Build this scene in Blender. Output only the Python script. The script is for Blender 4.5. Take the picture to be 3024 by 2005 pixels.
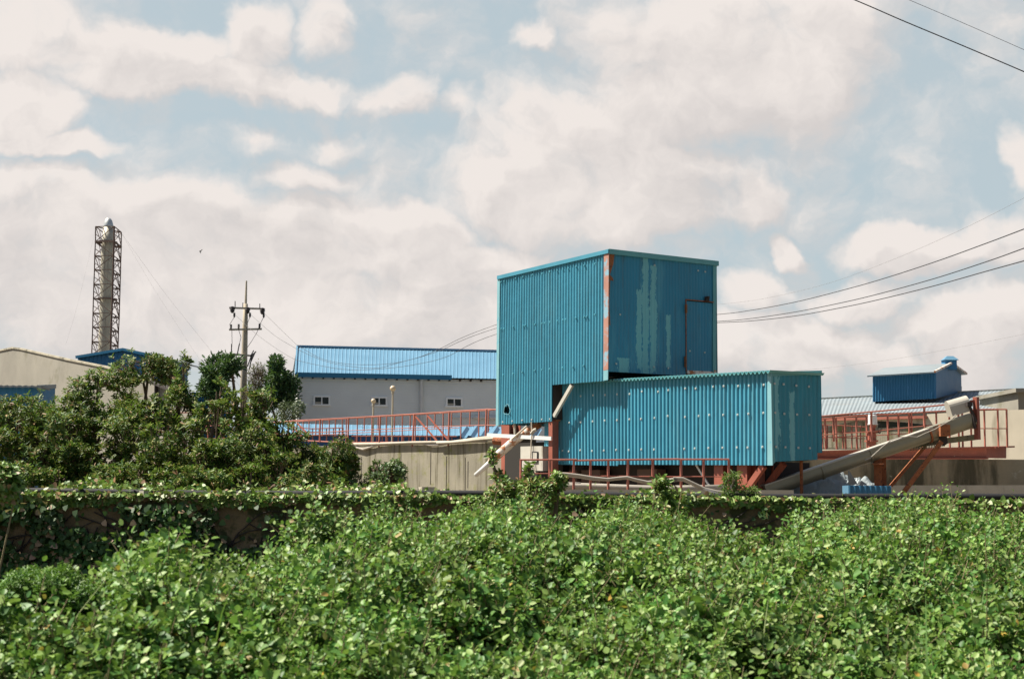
import bpy, math, random
import numpy as np
from mathutils import Vector, Matrix, noise as mnoise
random.seed(7); rng = np.random.default_rng(11)
for o in list(bpy.data.objects): bpy.data.objects.remove(o)
scn = bpy.context.scene; COL = scn.collection
# ---------------------------------------------------------------- camera
FPX, CX, CY, EYE = 4283.5, 1512.0, 1002.5, 1.7
TH, ROLL = math.radians(5.964), 0.006
_f = Vector((0, math.cos(TH), math.sin(TH))); _r0 = Vector((1, 0, 0)); _u0 = Vector((0, -math.sin(TH), math.cos(TH)))
_r = _r0*math.cos(ROLL) + _u0*math.sin(ROLL); _u = -_r0*math.sin(ROLL) + _u0*math.cos(ROLL)
CAM = Vector((0, 0, EYE))
cd = bpy.data.cameras.new('camera'); cam = bpy.data.objects.new('camera', cd); COL.objects.link(cam)
cam.matrix_world = Matrix(((_r.x, _u.x, -_f.x, 0), (_r.y, _u.y, -_f.y, 0), (_r.z, _u.z, -_f.z, EYE), (0, 0, 0, 1)))
cd.sensor_width = 36; cd.lens = FPX/3024*36; cd.clip_start = .1; cd.clip_end = 9000
cd.dof.use_dof = True; cd.dof.focus_distance = 35; cd.dof.aperture_fstop = 3.4
scn.camera = cam
scn.view_settings.view_transform = 'Standard'; scn.view_settings.look = 'None'
scn.view_settings.exposure = 1.08; scn.view_settings.gamma = 1
scn.cycles.max_bounces = 6; scn.cycles.transparent_max_bounces = 6
scn.cycles.use_denoising = True
# ---------------------------------------------------------------- sun
SUN_AZ = math.radians(-80.8); SUN_EL = math.radians(55)       # azimuth from +Y towards +X
sdir = Vector((math.sin(SUN_AZ)*math.cos(SUN_EL), math.cos(SUN_AZ)*math.cos(SUN_EL), math.sin(SUN_EL)))
sl = bpy.data.lights.new('sun', 'SUN'); sl.energy = 5.0; sl.angle = math.radians(.5); sl.color = (1, .93, .82)
so = bpy.data.objects.new('sun', sl); COL.objects.link(so); so.rotation_euler = sdir.to_track_quat('Z', 'Y').to_euler()
so.location = (-40, 6, 60)
def ray(x, y): return _f + _r*((x-CX)/FPX) - _u*((y-CY)/FPX)
def at(x, y, Y):
    d = ray(x, y); return CAM + d*(Y/d.y)
def dirang(x2, y2):
    d = ray(x2*1.27865, y2*1.27865).normalized(); return math.atan2(d.x, d.y), math.asin(d.z)
# ---------------------------------------------------------------- node helpers
class NT:
    def __init__(s, nt): s.nt = nt; nt.nodes.clear()
    def n(s, t, **k):
        nd = s.nt.nodes.new(t)
        for a, b in k.items():
            if a == 'ins':
                for i, v in b.items():
                    if isinstance(v, bpy.types.NodeSocket): s.nt.links.new(v, nd.inputs[i])
                    else: nd.inputs[i].default_value = v
            else: setattr(nd, a, b)
        return nd
    def math(s, op, a, b=0.0, c=0.0, clamp=False): return s.n('ShaderNodeMath', operation=op, use_clamp=clamp, ins={0: a, 1: b, 2: c}).outputs[0]
    def vm(s, op, a, b=(0, 0, 0), c=(0, 0, 0)):
        nd = s.n('ShaderNodeVectorMath', operation=op, ins={0: a, 1: b})
        if op == 'MULTIPLY_ADD': 
            nd.inputs[2].default_value = c
        return nd.outputs['Value'] if op in ('LENGTH', 'DOT_PRODUCT') else nd.outputs[0]
    def mix(s, f, a, b):
        nd = s.n('ShaderNodeMix', data_type='RGBA')
        for i, v in ((0, f), (6, a), (7, b)):
            if isinstance(v, bpy.types.NodeSocket): s.nt.links.new(v, nd.inputs[i])
            elif i: nd.inputs[i].default_value = (*v[:3], 1)
            else: nd.inputs[i].default_value = v
        return nd.outputs[2]
    def noise(s, vec, scale, detail=4, rough=.55, dim='3D'):
        return s.n('ShaderNodeTexNoise', noise_dimensions=dim, ins={'Vector': vec, 'Scale': scale, 'Detail': detail, 'Roughness': rough})
    def ss(s, x, lo, hi):
        return s.n('ShaderNodeMapRange', interpolation_type='SMOOTHSTEP', ins={0: x, 1: lo, 2: hi, 3: 0.0, 4: 1.0}).outputs[0]
# ---------------------------------------------------------------- world: sky with clouds
w = bpy.data.worlds.new('World'); scn.world = w; w.use_nodes = True; T = NT(w.node_tree)
sky = T.n('ShaderNodeTexSky', sky_type='NISHITA', sun_disc=False, sun_elevation=SUN_EL, sun_rotation=SUN_AZ, air_density=1.0, dust_density=1.5, ozone_density=1.5)
tc = T.n('ShaderNodeTexCoord').outputs['Generated']
sep = T.n('ShaderNodeSeparateXYZ', ins={0: T.vm('NORMALIZE', tc)})
az = T.math('ARCTAN2', sep.outputs[0], sep.outputs[1]); el = T.math('ARCSINE', sep.outputs[2])
p = T.n('ShaderNodeCombineXYZ', ins={0: az, 1: el, 2: 0.0}).outputs[0]
wn = T.noise(p, 9.0, 5, .6)
warp = T.vm('MULTIPLY', T.vm('SUBTRACT', wn.outputs['Color'], (.5, .5, .5)), (.10, .075, 0))
pw = T.vm('ADD', p, warp)
BL = [(1700,90,330,170,1),(1560,220,260,110,.9),(1330,320,240,120,1),(1290,450,290,110,1),(1560,420,230,110,1),(1720,450,110,70,.9),(1860,170,120,120,.7),
 (60,480,270,110,1),(450,520,200,110,1),(250,640,440,170,.75),(700,570,330,130,.8),(950,540,160,80,1),(600,740,620,120,.8),(700,410,110,45,.7),(100,420,130,60,.8),
 (60,60,260,80,.8),(320,100,220,60,.85),(400,160,330,50,.8),(600,70,95,90,.85),(770,55,60,65,.8),(620,200,280,38,.75),(930,225,95,50,.85),(1050,265,50,42,.45),
 (70,220,120,85,1),(120,310,170,34,.95),(1120,640,210,95,1),(1000,740,260,80,.9),(1090,800,300,60,.8),(2090,590,135,52,1),(2290,560,115,60,1),(1822,575,42,46,.9),
 (1720,680,95,48,.9),(1790,800,230,75,1),(2000,690,130,48,.95),(2240,760,170,80,.9),(2150,850,190,60,.9),(2355,390,50,60,.8),(1240,65,75,42,.7),(560,310,130,30,.33),(780,325,60,40,.38)]
out_side = T.ss(T.math('MAXIMUM', T.math('ABSOLUTE', az), T.math('MULTIPLY_ADD', el, 1.0, .06)), .42, .55)
def density(q_, fine=True):
    f = None
    for (bx, by, rx, ry, am) in BL:
        a0, e0 = dirang(bx, by); ia, ie = 1/(rx/3350*1.15), 1/(ry/3350*1.15)
        ln = T.vm('LENGTH', T.vm('MULTIPLY_ADD', q_, (ia, ie, 0), (-a0*ia, -e0*ie, 0)))
        g = T.math('MULTIPLY_ADD', ln, -am*1.35, am*1.45)
        f = g if f is None else T.math('MAXIMUM', f, g)
    ng = T.noise(q_, 4.0, 4, .6).outputs[0]
    f = T.math('MAXIMUM', f, T.math('MULTIPLY', out_side, T.math('MULTIPLY_ADD', ng, 3.0, -1.95)))
    nd = T.noise(q_, 17.0, 8, .58).outputs[0]
    return T.math('ADD', T.math('MULTIPLY_ADD', nd, 1.7, -.90), T.math('MINIMUM', f, .62))
dens = density(pw); dens2 = density(T.vm('ADD', pw, (-.010, .016, 0)))
haze = T.math('MULTIPLY', T.ss(T.noise(T.vm('MULTIPLY', p, (1, 2.2, 1)), 5.0, 6, .6).outputs[0], .45, .80), .07)
mask = T.math('MULTIPLY', T.ss(dens, -.30, .52), .94)
low = T.ss(el, .17, -.03)
mask = T.math('MAXIMUM', mask, T.math('ADD', haze, T.math('MULTIPLY', low, .42), clamp=True))
lit = T.math('MULTIPLY_ADD', T.math('SUBTRACT', dens, dens2), 1.5, .55)
nl = T.noise(p, 7.0, 3, .5)
shade = T.math('ADD', lit, T.math('MULTIPLY_ADD', nl.outputs[0], 1.9, -.95), clamp=True)
cloud = T.mix(shade, (3.25, 3.02, 2.92), (4.22, 3.88, 3.66))
blue = T.mix(.78, T.n('ShaderNodeHueSaturation', ins={'Saturation': .8, 'Value': .46, 'Color': sky.outputs[0]}).outputs[0], (2.62, 3.10, 3.27))
blue = T.mix(out_side, blue, T.n('ShaderNodeHueSaturation', ins={'Saturation': .9, 'Value': .42, 'Color': sky.outputs[0]}).outputs[0])
skyc = T.mix(mask, blue, cloud)
SKY_STRENGTH = .1
bg = T.n('ShaderNodeBackground', ins={0: skyc, 1: SKY_STRENGTH}); T.n('ShaderNodeOutputWorld', ins={0: bg.outputs[0]})
# ---------------------------------------------------------------- materials
MATS = {}
def mat(name, col, rough=.6, metal=0.0, var=.15, scale=2.0, streak=None, sz=(5, 5, .5), sthr=(.5, .7), spots=None, spthr=(.62, .66), spscale=9.0, bump=0.0, bscale=30.0, spec=.5, peel=None, panel=False):
    if name in MATS: return MATS[name]
    m = bpy.data.materials.new(name); m.use_nodes = True; t = NT(m.node_tree)
    tc = t.n('ShaderNodeTexCoord'); oc = tc.outputs['Object']
    nz = t.noise(oc, scale, 5, .6).outputs[0]
    c = t.mix(nz, tuple(max(0, v*(1-var*1.6)) for v in col), tuple(v*(1+var*1.6) for v in col))
    fine = t.noise(oc, 60.0, 2, .5).outputs[0]
    c = t.mix(t.math('MULTIPLY', fine, var*.5), c, tuple(v*.55 for v in col))
    if panel:
        uvx = t.n('ShaderNodeSeparateXYZ', ins={0: tc.outputs['UV']}).outputs[0]
        wnz = t.n('ShaderNodeTexWhiteNoise', noise_dimensions='1D', ins={'W': t.math('FLOOR', t.math('MULTIPLY', uvx, 1/.74))}).outputs[0]
        c = t.mix(t.math('MULTIPLY', wnz, .22), c, tuple(v*.62+.012 for v in col))
        grime = t.noise(t.vm('MULTIPLY', oc, (9, 9, .7)), 1.0, 6, .7).outputs[0]
        c = t.mix(t.math('MULTIPLY', t.ss(grime, .50, .74), .45), c, (.06, .085, .075))
        run = t.noise(t.vm('MULTIPLY', oc, (14, 14, .45)), 1.0, 5, .7).outputs[0]
        c = t.mix(t.math('MULTIPLY', t.ss(run, .64, .74), .55), c, (.17, .10, .055))
        fade = t.noise(t.vm('MULTIPLY', oc, (2.5, 2.5, .5)), 1.0, 4, .6).outputs[0]
        c = t.mix(t.math('MULTIPLY', t.ss(fade, .52, .75), .35), c, (.12, .36, .44))
    if streak:
        s = t.noise(t.vm('MULTIPLY', oc, sz), 1.0, 6, .65).outputs[0]
        c = t.mix(t.ss(s, *sthr), c, streak)
    if spots:
        s = t.noise(oc, spscale, 6, .65).outputs[0]
        c = t.mix(t.ss(s, *spthr), c, spots)
    if peel:
        uv = t.n('ShaderNodeSeparateXYZ', ins={0: tc.outputs['UV']})
        cc, bands = peel
        pn = t.noise(t.vm('MULTIPLY', tc.outputs['UV'], (7, 1.1, 1)), 1.0, 8, .7).outputs[0]
        pn2 = t.noise(t.vm('MULTIPLY', tc.outputs['UV'], (22, 7, 1)), 1.0, 5, .7).outputs[0]
        msk = None
        for (u0, hw, v0, hv) in bands:
            a = t.math('MULTIPLY_ADD', t.math('ABSOLUTE', t.math('SUBTRACT', uv.outputs[0], u0)), -1/hw, 1.0)
            b = t.math('MULTIPLY_ADD', t.math('ABSOLUTE', t.math('SUBTRACT', uv.outputs[1], v0)), -1/hv, 1.0)
            b = t.math('MINIMUM', t.math('MULTIPLY', b, 6.0), 1.0)
            a = t.math('MINIMUM', a, b)
            msk = a if msk is None else t.math('MAXIMUM', msk, a)
        fx = t.math('ADD', msk, t.math('MULTIPLY_ADD', pn, 1.9, -.95))
        fx = t.math('ADD', fx, t.math('MULTIPLY_ADD', pn2, 2.0, -1.0))
        fx = t.math('MULTIPLY', t.ss(fx, .24, .36), t.ss(msk, 0.0, .06))
        c = t.mix(t.math('MULTIPLY', fx, .85), c, cc)
    b = t.n('ShaderNodeBsdfPrincipled', ins={'Base Color': c, 'Roughness': t.math('MULTIPLY_ADD', nz, .25, rough-.12), 'Metallic': metal, 'Specular IOR Level': spec})
    if bump:
        bn = t.n('ShaderNodeBump', ins={'Strength': bump, 'Distance': .02, 'Height': t.noise(oc, bscale, 6, .6).outputs[0]})
        t.nt.links.new(bn.outputs[0], b.inputs['Normal'])
    t.n('ShaderNodeOutputMaterial', ins={0: b.outputs[0]}); MATS[name] = m; return m
def leafmat(name, stops, rough=.42, trans=.22, spec=.5):
    m = bpy.data.materials.new(name); m.use_nodes = True; t = NT(m.node_tree)
    g = t.n('ShaderNodeNewGeometry')
    cr = t.n('ShaderNodeValToRGB', ins={0: g.outputs['Random Per Island']}); e = cr.color_ramp.elements
    e[0].position, e[0].color = stops[0][0], (*stops[0][1], 1); e[1].position, e[1].color = stops[-1][0], (*stops[-1][1], 1)
    for p_, c_ in stops[1:-1]: x = e.new(p_); x.color = (*c_, 1)
    oc = t.n('ShaderNodeTexCoord').outputs['Object']
    nz = t.noise(oc, 1.7, 3, .5).outputs[0]
    hs = t.n('ShaderNodeHueSaturation', ins={'Hue': t.math('MULTIPLY_ADD', nz, .05, .473), 'Saturation': 1.0, 'Value': t.math('MULTIPLY_ADD', nz, 1.7, .15), 'Color': cr.outputs[0]})
    b = t.n('ShaderNodeBsdfPrincipled', ins={'Base Color': hs.outputs[0], 'Roughness': rough, 'Specular IOR Level': spec})
    tr = t.n('ShaderNodeBsdfTranslucent', ins={0: t.mix(.5, hs.outputs[0], (.16, .26, .03))})
    mx = t.n('ShaderNodeMixShader', ins={0: trans, 1: b.outputs[0], 2: tr.outputs[0]})
    t.n('ShaderNodeOutputMaterial', ins={0: mx.outputs[0]}); MATS[name] = m; return m
TEAL = (.048, .275, .385); PALE = (.17, .42, .44)
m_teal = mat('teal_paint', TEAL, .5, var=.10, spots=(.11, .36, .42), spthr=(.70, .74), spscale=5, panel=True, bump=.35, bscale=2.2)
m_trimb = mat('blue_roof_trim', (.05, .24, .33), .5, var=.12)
m_teal_right = mat('shade_teal_paint_peeling', (.020, .20, .32), .5, var=.10, panel=True, bump=.3, bscale=2.2, peel=(PALE, [(1.19, .16, 1.5, 1.6), (1.0, .13, 1.1, 1.05), (1.46, .15, 1.4, 1.45), (1.96, .10, .87, .70), (.5, .26, .1, .28)]))  # base darker than the left face: its shade is put into the colour
m_teal_low = mat('shade_teal_paint_low_end', (.020, .22, .29), .5, var=.10, panel=True, bump=.3, bscale=2.2, peel=(PALE, [(.02, .16, 1.2, 1.0), (.52, .11, .7, .85)]))  # darker teal again, the shade of this end face painted in
m_pale = mat('pale_blue_trim', (.18, .38, .42), .5, var=.12, spots=(.06, .30, .40), spthr=(.6, .66), spscale=6)
m_trimr = mat('worn_teal_trim', (.11, .32, .33), .5, var=.12)
m_rustp = mat('salmon_rust_flashing', (.36, .18, .135), .8, var=.25, spots=(.20, .36, .44), spthr=(.50, .60), spscale=2.4)
m_red = mat('red_oxide_steel', (.27, .075, .045), .6, var=.2, spots=(.13, .035, .02), spthr=(.62, .7), spscale=10)
m_redrail = mat('faded_red_rail_paint', (.33, .105, .07), .6, var=.25, spots=(.42, .28, .22), spthr=(.64, .7), spscale=7)
m_rust = mat('rusty_steel', (.30, .10, .035), .85, var=.4, scale=6, spots=(.10, .035, .02), spthr=(.56, .62), spscale=14, bump=.4)
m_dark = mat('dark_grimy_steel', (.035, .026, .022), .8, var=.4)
m_black = mat('black_rubber', (.008, .008, .009), .75, var=.3)
m_conc = mat('stained_concrete', (.235, .215, .16), .92, var=.35, scale=1.2, streak=(.075, .065, .03), sz=(3.2, 3.2, .22), sthr=(.50, .66), spots=(.17, .17, .06), spthr=(.52, .70), spscale=2.0, bump=.7)
m_concd = mat('dark_mossy_concrete', (.27, .24, .17), .92, var=.35, scale=1.0, streak=(.07, .065, .042), sz=(1.1, 1.1, .2), sthr=(.44, .62), spots=(.32, .31, .25), spthr=(.60, .66), spscale=1.4, bump=.5)
m_concl = mat('pale_concrete', (.42, .385, .31), .9, var=.2, streak=(.2, .17, .12), sz=(2, 2, .5), sthr=(.55, .75), bump=.4)
m_cream = mat('cream_render', (.235, .22, .18), .9, var=.28, scale=.35, streak=(.16, .145, .105), sz=(.35, .35, .3), sthr=(.50, .72), spots=(.17, .16, .115), spthr=(.54, .66), spscale=.6, bump=.3)
m_creamtop = mat('stained_cream_coping', (.36, .33, .25), .9, var=.3, scale=2, spots=(.15, .14, .10), spthr=(.5, .62), spscale=2.5)
m_wallveg = mat('dirty_brown_wall', (.19, .135, .075), .95, var=.4, scale=1.5, spots=(.05, .055, .02), spthr=(.5, .62), spscale=2.6, bump=.8)
m_siding = mat('grey_siding', (.74, .76, .74), .6, var=.08, scale=.6, streak=(.52, .48, .40), sz=(.35, .35, .06), sthr=(.55, .8))
m_sky = mat('light_blue_roof_sheet', (.10, .225, .33), .5, var=.06, scale=.5)
m_skyd = mat('deep_blue_fascia', (.012, .16, .30), .5, var=.1)
m_blue = mat('blue_wall_sheet', (.02, .16, .33), .55, var=.12, scale=1)
m_blue2 = mat('bright_blue_sheet', (.022, .125, .235), .5, var=.1, scale=1, streak=(.14, .3, .5), sz=(6, 6, .5), sthr=(.62, .72))
m_greyroof = mat('grey_blue_old_roof', (.20, .235, .25), .6, var=.10, scale=.5, streak=(.22, .20, .165), sz=(.2, .5, .5), sthr=(.56, .8))
m_white = mat('white_painted_metal', (.62, .62, .60), .5, var=.08)
m_whiteold = mat('weathered_white_pipe', (.66, .61, .54), .6, var=.15, scale=3, spots=(.36, .13, .04), spthr=(.48, .56), spscale=3.2)
m_silver = mat('galvanised_steel', (.26, .245, .18), .45, .45, var=.18, scale=3, spots=(.22, .09, .04), spthr=(.70, .74), spscale=8)
m_hood = mat('pale_motor_hood', (.42, .39, .33), .5, .1, var=.1, spots=(.3, .15, .08), spthr=(.68, .72), spscale=9)
m_chim = mat('weathered_flue_steel', (.46, .43, .34), .55, .15, var=.15, streak=(.16, .14, .10), sz=(6, 6, .15), sthr=(.5, .75))
m_lattice = mat('dark_brown_lattice', (.085, .048, .035), .7, var=.3)
m_pole = mat('concrete_pole', (.38, .33, .25), .85, var=.12)
m_globe = mat('yellowed_opal_globe', (.55, .44, .30), .3, var=.08)
m_glass = mat('window_glass', (.03, .04, .038), .3, var=.3, scale=1.5, spec=.25)
m_cab = mat('grey_cabinet', (.46, .44, .38), .6, var=.15, streak=(.22, .19, .14), sz=(3, 3, .6), sthr=(.55, .7))
m_hose = mat('grey_hose', (.34, .31, .26), .7, var=.2)
m_rope = mat('pale_rope', (.55, .48, .38), .9, var=.2)
m_tarp = mat('white_blue_plastic_sheeting', (.27, .31, .32), .45, var=.25, scale=5)
m_wire = mat('dark_cable', (.02, .02, .024), .6, var=.2)
m_wirep = mat('thin_grey_cable', (.16, .15, .15), .6, var=.2)
m_bark = mat('bark', (.13, .09, .06), .95, var=.35, scale=9)
m_stem = mat('tan_stem', (.24, .19, .10), .9, var=.3, scale=8)
m_soil = mat('soil_and_litter', (.055, .045, .028), .95, var=.5, scale=3, spots=(.03, .05, .02), spthr=(.5, .6), bump=.6)
m_yard = mat('yard_earth', (.16, .13, .09), .95, var=.3, scale=1.5, bump=.5)
m_insul = mat('dark_insulator', (.03, .022, .02), .35, var=.2)
lm_hedge = leafmat('hedge_leaf', [(0, (.036, .12, .018)), (.35, (.09, .20, .036)), (.7, (.175, .295, .055)), (.90, (.27, .38, .11)), (.985, (.36, .44, .20)), (.990, (.30, .22, .08)), (.9992, (.5, .33, .05))], .50, .30, .32)
lm_shrub = leafmat('shrub_leaf', [(0, (.022, .065, .010)), (.4, (.055, .12, .020)), (.72, (.14, .195, .035)), (.9, (.28, .29, .08)), (.96, (.32, .20, .10)), (1, (.16, .06, .03))], .5, .28, .28)
lm_bush = leafmat('bright_bush_leaf', [(0, (.03, .08, .02)), (.5, (.065, .14, .03)), (.9, (.13, .20, .05)), (1, (.2, .24, .08))], .38, .16, .5)
lm_weed = leafmat('fern_weed_leaf', [(0, (.05, .14, .02)), (.5, (.10, .24, .035)), (1, (.20, .34, .06))], .5, .3)
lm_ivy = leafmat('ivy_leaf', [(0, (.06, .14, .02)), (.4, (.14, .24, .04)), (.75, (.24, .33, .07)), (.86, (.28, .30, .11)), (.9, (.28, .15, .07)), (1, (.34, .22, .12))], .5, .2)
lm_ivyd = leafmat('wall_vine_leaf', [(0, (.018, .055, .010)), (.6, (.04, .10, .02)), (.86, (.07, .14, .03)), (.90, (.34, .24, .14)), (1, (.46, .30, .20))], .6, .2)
lm_pine = leafmat('pine_needles', [(0, (.022, .065, .022)), (.6, (.05, .12, .035)), (1, (.09, .17, .05))], .6, .15)
lm_brown = leafmat('dry_brown_twigs', [(0, (.10, .105, .045)), (1, (.20, .19, .085))], .8, .15)
lm_olive = leafmat('olive_leaf', [(0, (.07, .10, .05)), (1, (.14, .17, .09))], .6, .1)
lm_grass = leafmat('grass_blade', [(0, (.07, .16, .03)), (.7, (.13, .24, .05)), (.92, (.28, .32, .12)), (1, (.38, .33, .18))], .5, .3)
# ---------------------------------------------------------------- object helpers
ORG = {}
def tag(o, label=None, cat=None, group=None, kind=None):
    if label: o['label'] = label
    if cat: o['category'] = cat
    if group: o['group'] = group
    if kind: o['kind'] = kind
    return o
def thing(name, loc, label, cat, group=None):
    o = bpy.data.objects.new(name, None); COL.objects.link(o); o.location = loc; o.empty_display_size = .2
    ORG[o.name] = Vector(loc); return tag(o, label, cat, group)
def link(name, me, m, parent, org):
    if m: me.materials.append(m)
    o = bpy.data.objects.new(name, me); COL.objects.link(o)
    ORG[o.name] = org
    if parent: o.parent = parent
    else: o.location = org
    return o
class MB:
    def __init__(s): s.v = []; s.f = []; s.uv = []
    def add(s, vs, fs, uvs=None):
        b = len(s.v); s.v += [Vector(x) for x in vs]; s.f += [tuple(i+b for i in q_) for q_ in fs]
        s.uv += uvs if uvs else [(0, 0)]*len(vs); return s
    def poly(s, pts, th=0, n=None):
        k = len(pts); pts = [Vector(x) for x in pts]
        if not th: return s.add(pts, [tuple(range(k))])
        nv = Vector(n).normalized()*th
        return s.add(pts+[x-nv for x in pts], [tuple(range(k)), tuple(range(2*k-1, k-1, -1))]+[(i, i+k, (i+1) % k+k, (i+1) % k) for i in range(k)])
    def beam(s, a, b, w, h=None, up=(0, 0, 1)):
        a = Vector(a); b = Vector(b); h = h or w; d = (b-a)
        if d.length < 1e-6: return s
        d.normalize(); upv = Vector(up)
        if abs(d.dot(upv)) > .98: upv = Vector((-.8267, -.5626, 0))
        x = d.cross(upv).normalized()*w/2; z = x.cross(d).normalized()*h/2
        vs = [a-x-z, a+x-z, a+x+z, a-x+z, b-x-z, b+x-z, b+x+z, b-x+z]
        return s.add(vs, [(0, 3, 2, 1), (4, 5, 6, 7), (0, 1, 5, 4), (1, 2, 6, 5), (2, 3, 7, 6), (3, 0, 4, 7)])
    def box(s, c, sx, sy, sz, rz=0, u=None):
        c = Vector(c)
        u = Vector((math.cos(rz), math.sin(rz), 0)) if u is None else Vector(u)
        v = Vector((-u.y, u.x, 0)); z = Vector((0, 0, 1))
        vs = [c+u*sx/2*i+v*sy/2*j+z*sz/2*k for k in (-1, 1) for j in (-1, 1) for i in (-1, 1)]
        return s.add(vs, [(0, 2, 3, 1), (4, 5, 7, 6), (0, 1, 5, 4), (2, 6, 7, 3), (0, 4, 6, 2), (1, 3, 7, 5)])
    def tube(s, pts, r, n=8, cap=True):
        pts = [Vector(p_) for p_ in pts]; rs = r if isinstance(r, (list, tuple)) else [r]*len(pts)
        b = len(s.v); ref = None
        for i, p_ in enumerate(pts):
            d = (pts[min(i+1, len(pts)-1)]-pts[max(i-1, 0)]).normalized()
            ref = Vector((0, 0, 1)) if abs(d.z) < .9 else Vector((0, 1, 0))
            x = d.cross(ref).normalized(); y = x.cross(d).normalized()
            for k in range(n):
                a = 2*math.pi*k/n; s.v.append(p_+(x*math.cos(a)+y*math.sin(a))*rs[i]); s.uv.append((0, 0))
        for i in range(len(pts)-1):
            for k in range(n): s.f.append((b+i*n+k, b+i*n+(k+1) % n, b+(i+1)*n+(k+1) % n, b+(i+1)*n+k))
        if cap: s.f += [tuple(b+k for k in range(n-1, -1, -1)), tuple(b+(len(pts)-1)*n+k for k in range(n))]
        return s
    def lathe(s, c, prof, n=16):
        c = Vector(c); b = len(s.v)
        for (r, z) in prof:
            for k in range(n): s.v.append(c+Vector((r*math.cos(2*math.pi*k/n), r*math.sin(2*math.pi*k/n), z))); s.uv.append((0, 0))
        for i in range(len(prof)-1):
            for k in range(n): s.f.append((b+i*n+k, b+i*n+(k+1) % n, b+(i+1)*n+(k+1) % n, b+(i+1)*n+k))
        return s
    def corr(s, b0, b1, t0, t1, n, pitch, amp, kind='sin', s0=0, hole=None, sub=8):
        b0, b1, t0, t1 = map(Vector, (b0, b1, t0, t1)); n = Vector(n); L = ((b1-b0).length+(t1-t0).length)/2; N = max(2, int(L/pitch*sub))
        def prof(x):
            y = math.sin(2*math.pi*x/pitch)
            if kind == 'rib': return amp*(2*max(0, math.cos(2*math.pi*x/pitch))**6-1)
            return amp*(y if kind == 'sin' else max(-1, min(1, 2.2*y)))
        for i in range(N):
            q_ = []
            for a in (i/N, (i+1)/N):
                o = n*prof(a*L+s0); q_.append((b0.lerp(b1, a)+o, t0.lerp(t1, a)+o, a*L+s0))
            rg = [(0, 1, 0, 1)]
            if hole:
                h0, h1 = hole(i/N), hole((i+1)/N)
                if h0 and h1: rg = [(0, h0[0], 0, h1[0]), (h0[1], 1, h1[1], 1)]
            for (l0, l1, r0, r1) in rg:
                A, B, sa = q_[0]; C, D, sb = q_[1]
                vs = [A.lerp(B, l0), C.lerp(D, r0), C.lerp(D, r1), A.lerp(B, l1)]
                hh = (B-A).length
                s.add(vs, [(0, 1, 2, 3)], [(sa, l0*hh), (sb, r0*hh), (sb, r1*hh), (sa, l1*hh)])
        return s
    def build(s, name, m, parent=None, smooth=False, org=None):
        if parent: org = ORG[parent.name]
        elif org is None:
            xs = [v.x for v in s.v]; ys = [v.y for v in s.v]; org = Vector(((min(xs)+max(xs))/2, (min(ys)+max(ys))/2, min(v.z for v in s.v)))
        me = bpy.data.meshes.new(name); me.from_pydata([v-org for v in s.v], [], s.f); me.update()
        uvl = me.uv_layers.new(name='UVMap'); li = np.zeros(len(me.loops), dtype=np.int32); me.loops.foreach_get('vertex_index', li)
        uvl.data.foreach_set('uv', np.array(s.uv, dtype=np.float32)[li].ravel())
        if smooth: me.polygons.foreach_set('use_smooth', [True]*len(me.polygons))
        return link(name, me, m, parent, org)
def copy_part(o, parent, off):
    c = o.copy(); COL.objects.link(c); c.parent = parent; c.location = off; ORG[c.name] = ORG[o.name]; return c
# planes
UL = Vector((-.5626, .8267, 0)); UR = Vector((.8267, .5626, 0)); NL = -UR; NR = -UL
def vpl(P, n): return (Vector(P), Vector(n))
def pl(plane, x, y, out=0):
    P, n = plane; P = P+n*out; d = ray(x, y); t = (P-CAM).dot(n)/d.dot(n); return CAM+d*t
# crop coordinate systems (enlarged crops of the photograph -> source pixels)
def crop(ox, oy, s): return lambda x, y: (ox+x/s, oy+y/s)
cA = crop(0, 950, 3.136); cB = crop(200, 620, 3.136); cC = crop(560, 1000, 3.136); cD = crop(850, 980, 3.409); cE = crop(1400, 700, 3.136)
cF = crop(1350, 1080, 3.485); cG = crop(1900, 1040, 3.408); cH = crop(2350, 1020, 3.1365); cI = crop(2100, 550, 2.5595); cJ = crop(2300, 0, 3.2666)
cL = crop(1400, 1180, 4.9); cM = crop(2100, 1330, 3.9417); cN = crop(0, 1380, 3.7333); cO = crop(2390, 1180, 5.768)
cP = crop(0, 1350, 2.365); cQ = crop(1000, 1350, 2.365); cR = crop(2024, 1350, 2.365); c2 = crop(0, 0, .78208)
YARD = 1.56
# ---------------------------------------------------------------- ground
mb = MB(); mb.poly([(-4000, -60, 0), (4000, -60, 0), (4000, 5000, 0), (-4000, 5000, 0)]); tag(mb.build('ground', m_soil), kind='structure')
mb = MB(); mb.poly([(-900, 20.35, YARD), (900, 20.35, YARD), (900, 1500, YARD), (-900, 1500, YARD)]); tag(mb.build('yard_ground', m_yard), kind='structure')
# ================================================================ TOWER HOUSING
TP = Vector((2.39, 36, 0)); PT = vpl(TP, NL); PTR = vpl(TP, NR)
def e(x, y, P_=PT, out=0): return pl(P_, *cE(x, y), out)
tw = thing('conveyor_tower', (TP.x, TP.y+2, YARD), 'tall teal corrugated steel tower housing with rusty corner strip and small hatch', 'industrial housing')
n3 = NL.copy()
TLt, TRt = e(232, 392), e(1246, 152)                        # top edge of left face
BL0, BLs, BLs2, BR = pl(PT, *c2(1147, 981)), pl(PT, *c2(1275, 973)), pl(PT, *c2(1275, 889)), pl(PT, *c2(1404, 879))
tops = pl(PT, *c2(1275, 612)); 
def lerpx(a, b, x):  # point on segment a-b that lies over picture column of point x (same plane)
    t = ((x-a).dot(UL))/((b-a).dot(UL)); return a.lerp(b, t)
TS = lerpx(TLt, TRt, BLs)
hx0, hx1, hy0, hy1 = 1489, 1506, 1196, 1223
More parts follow.
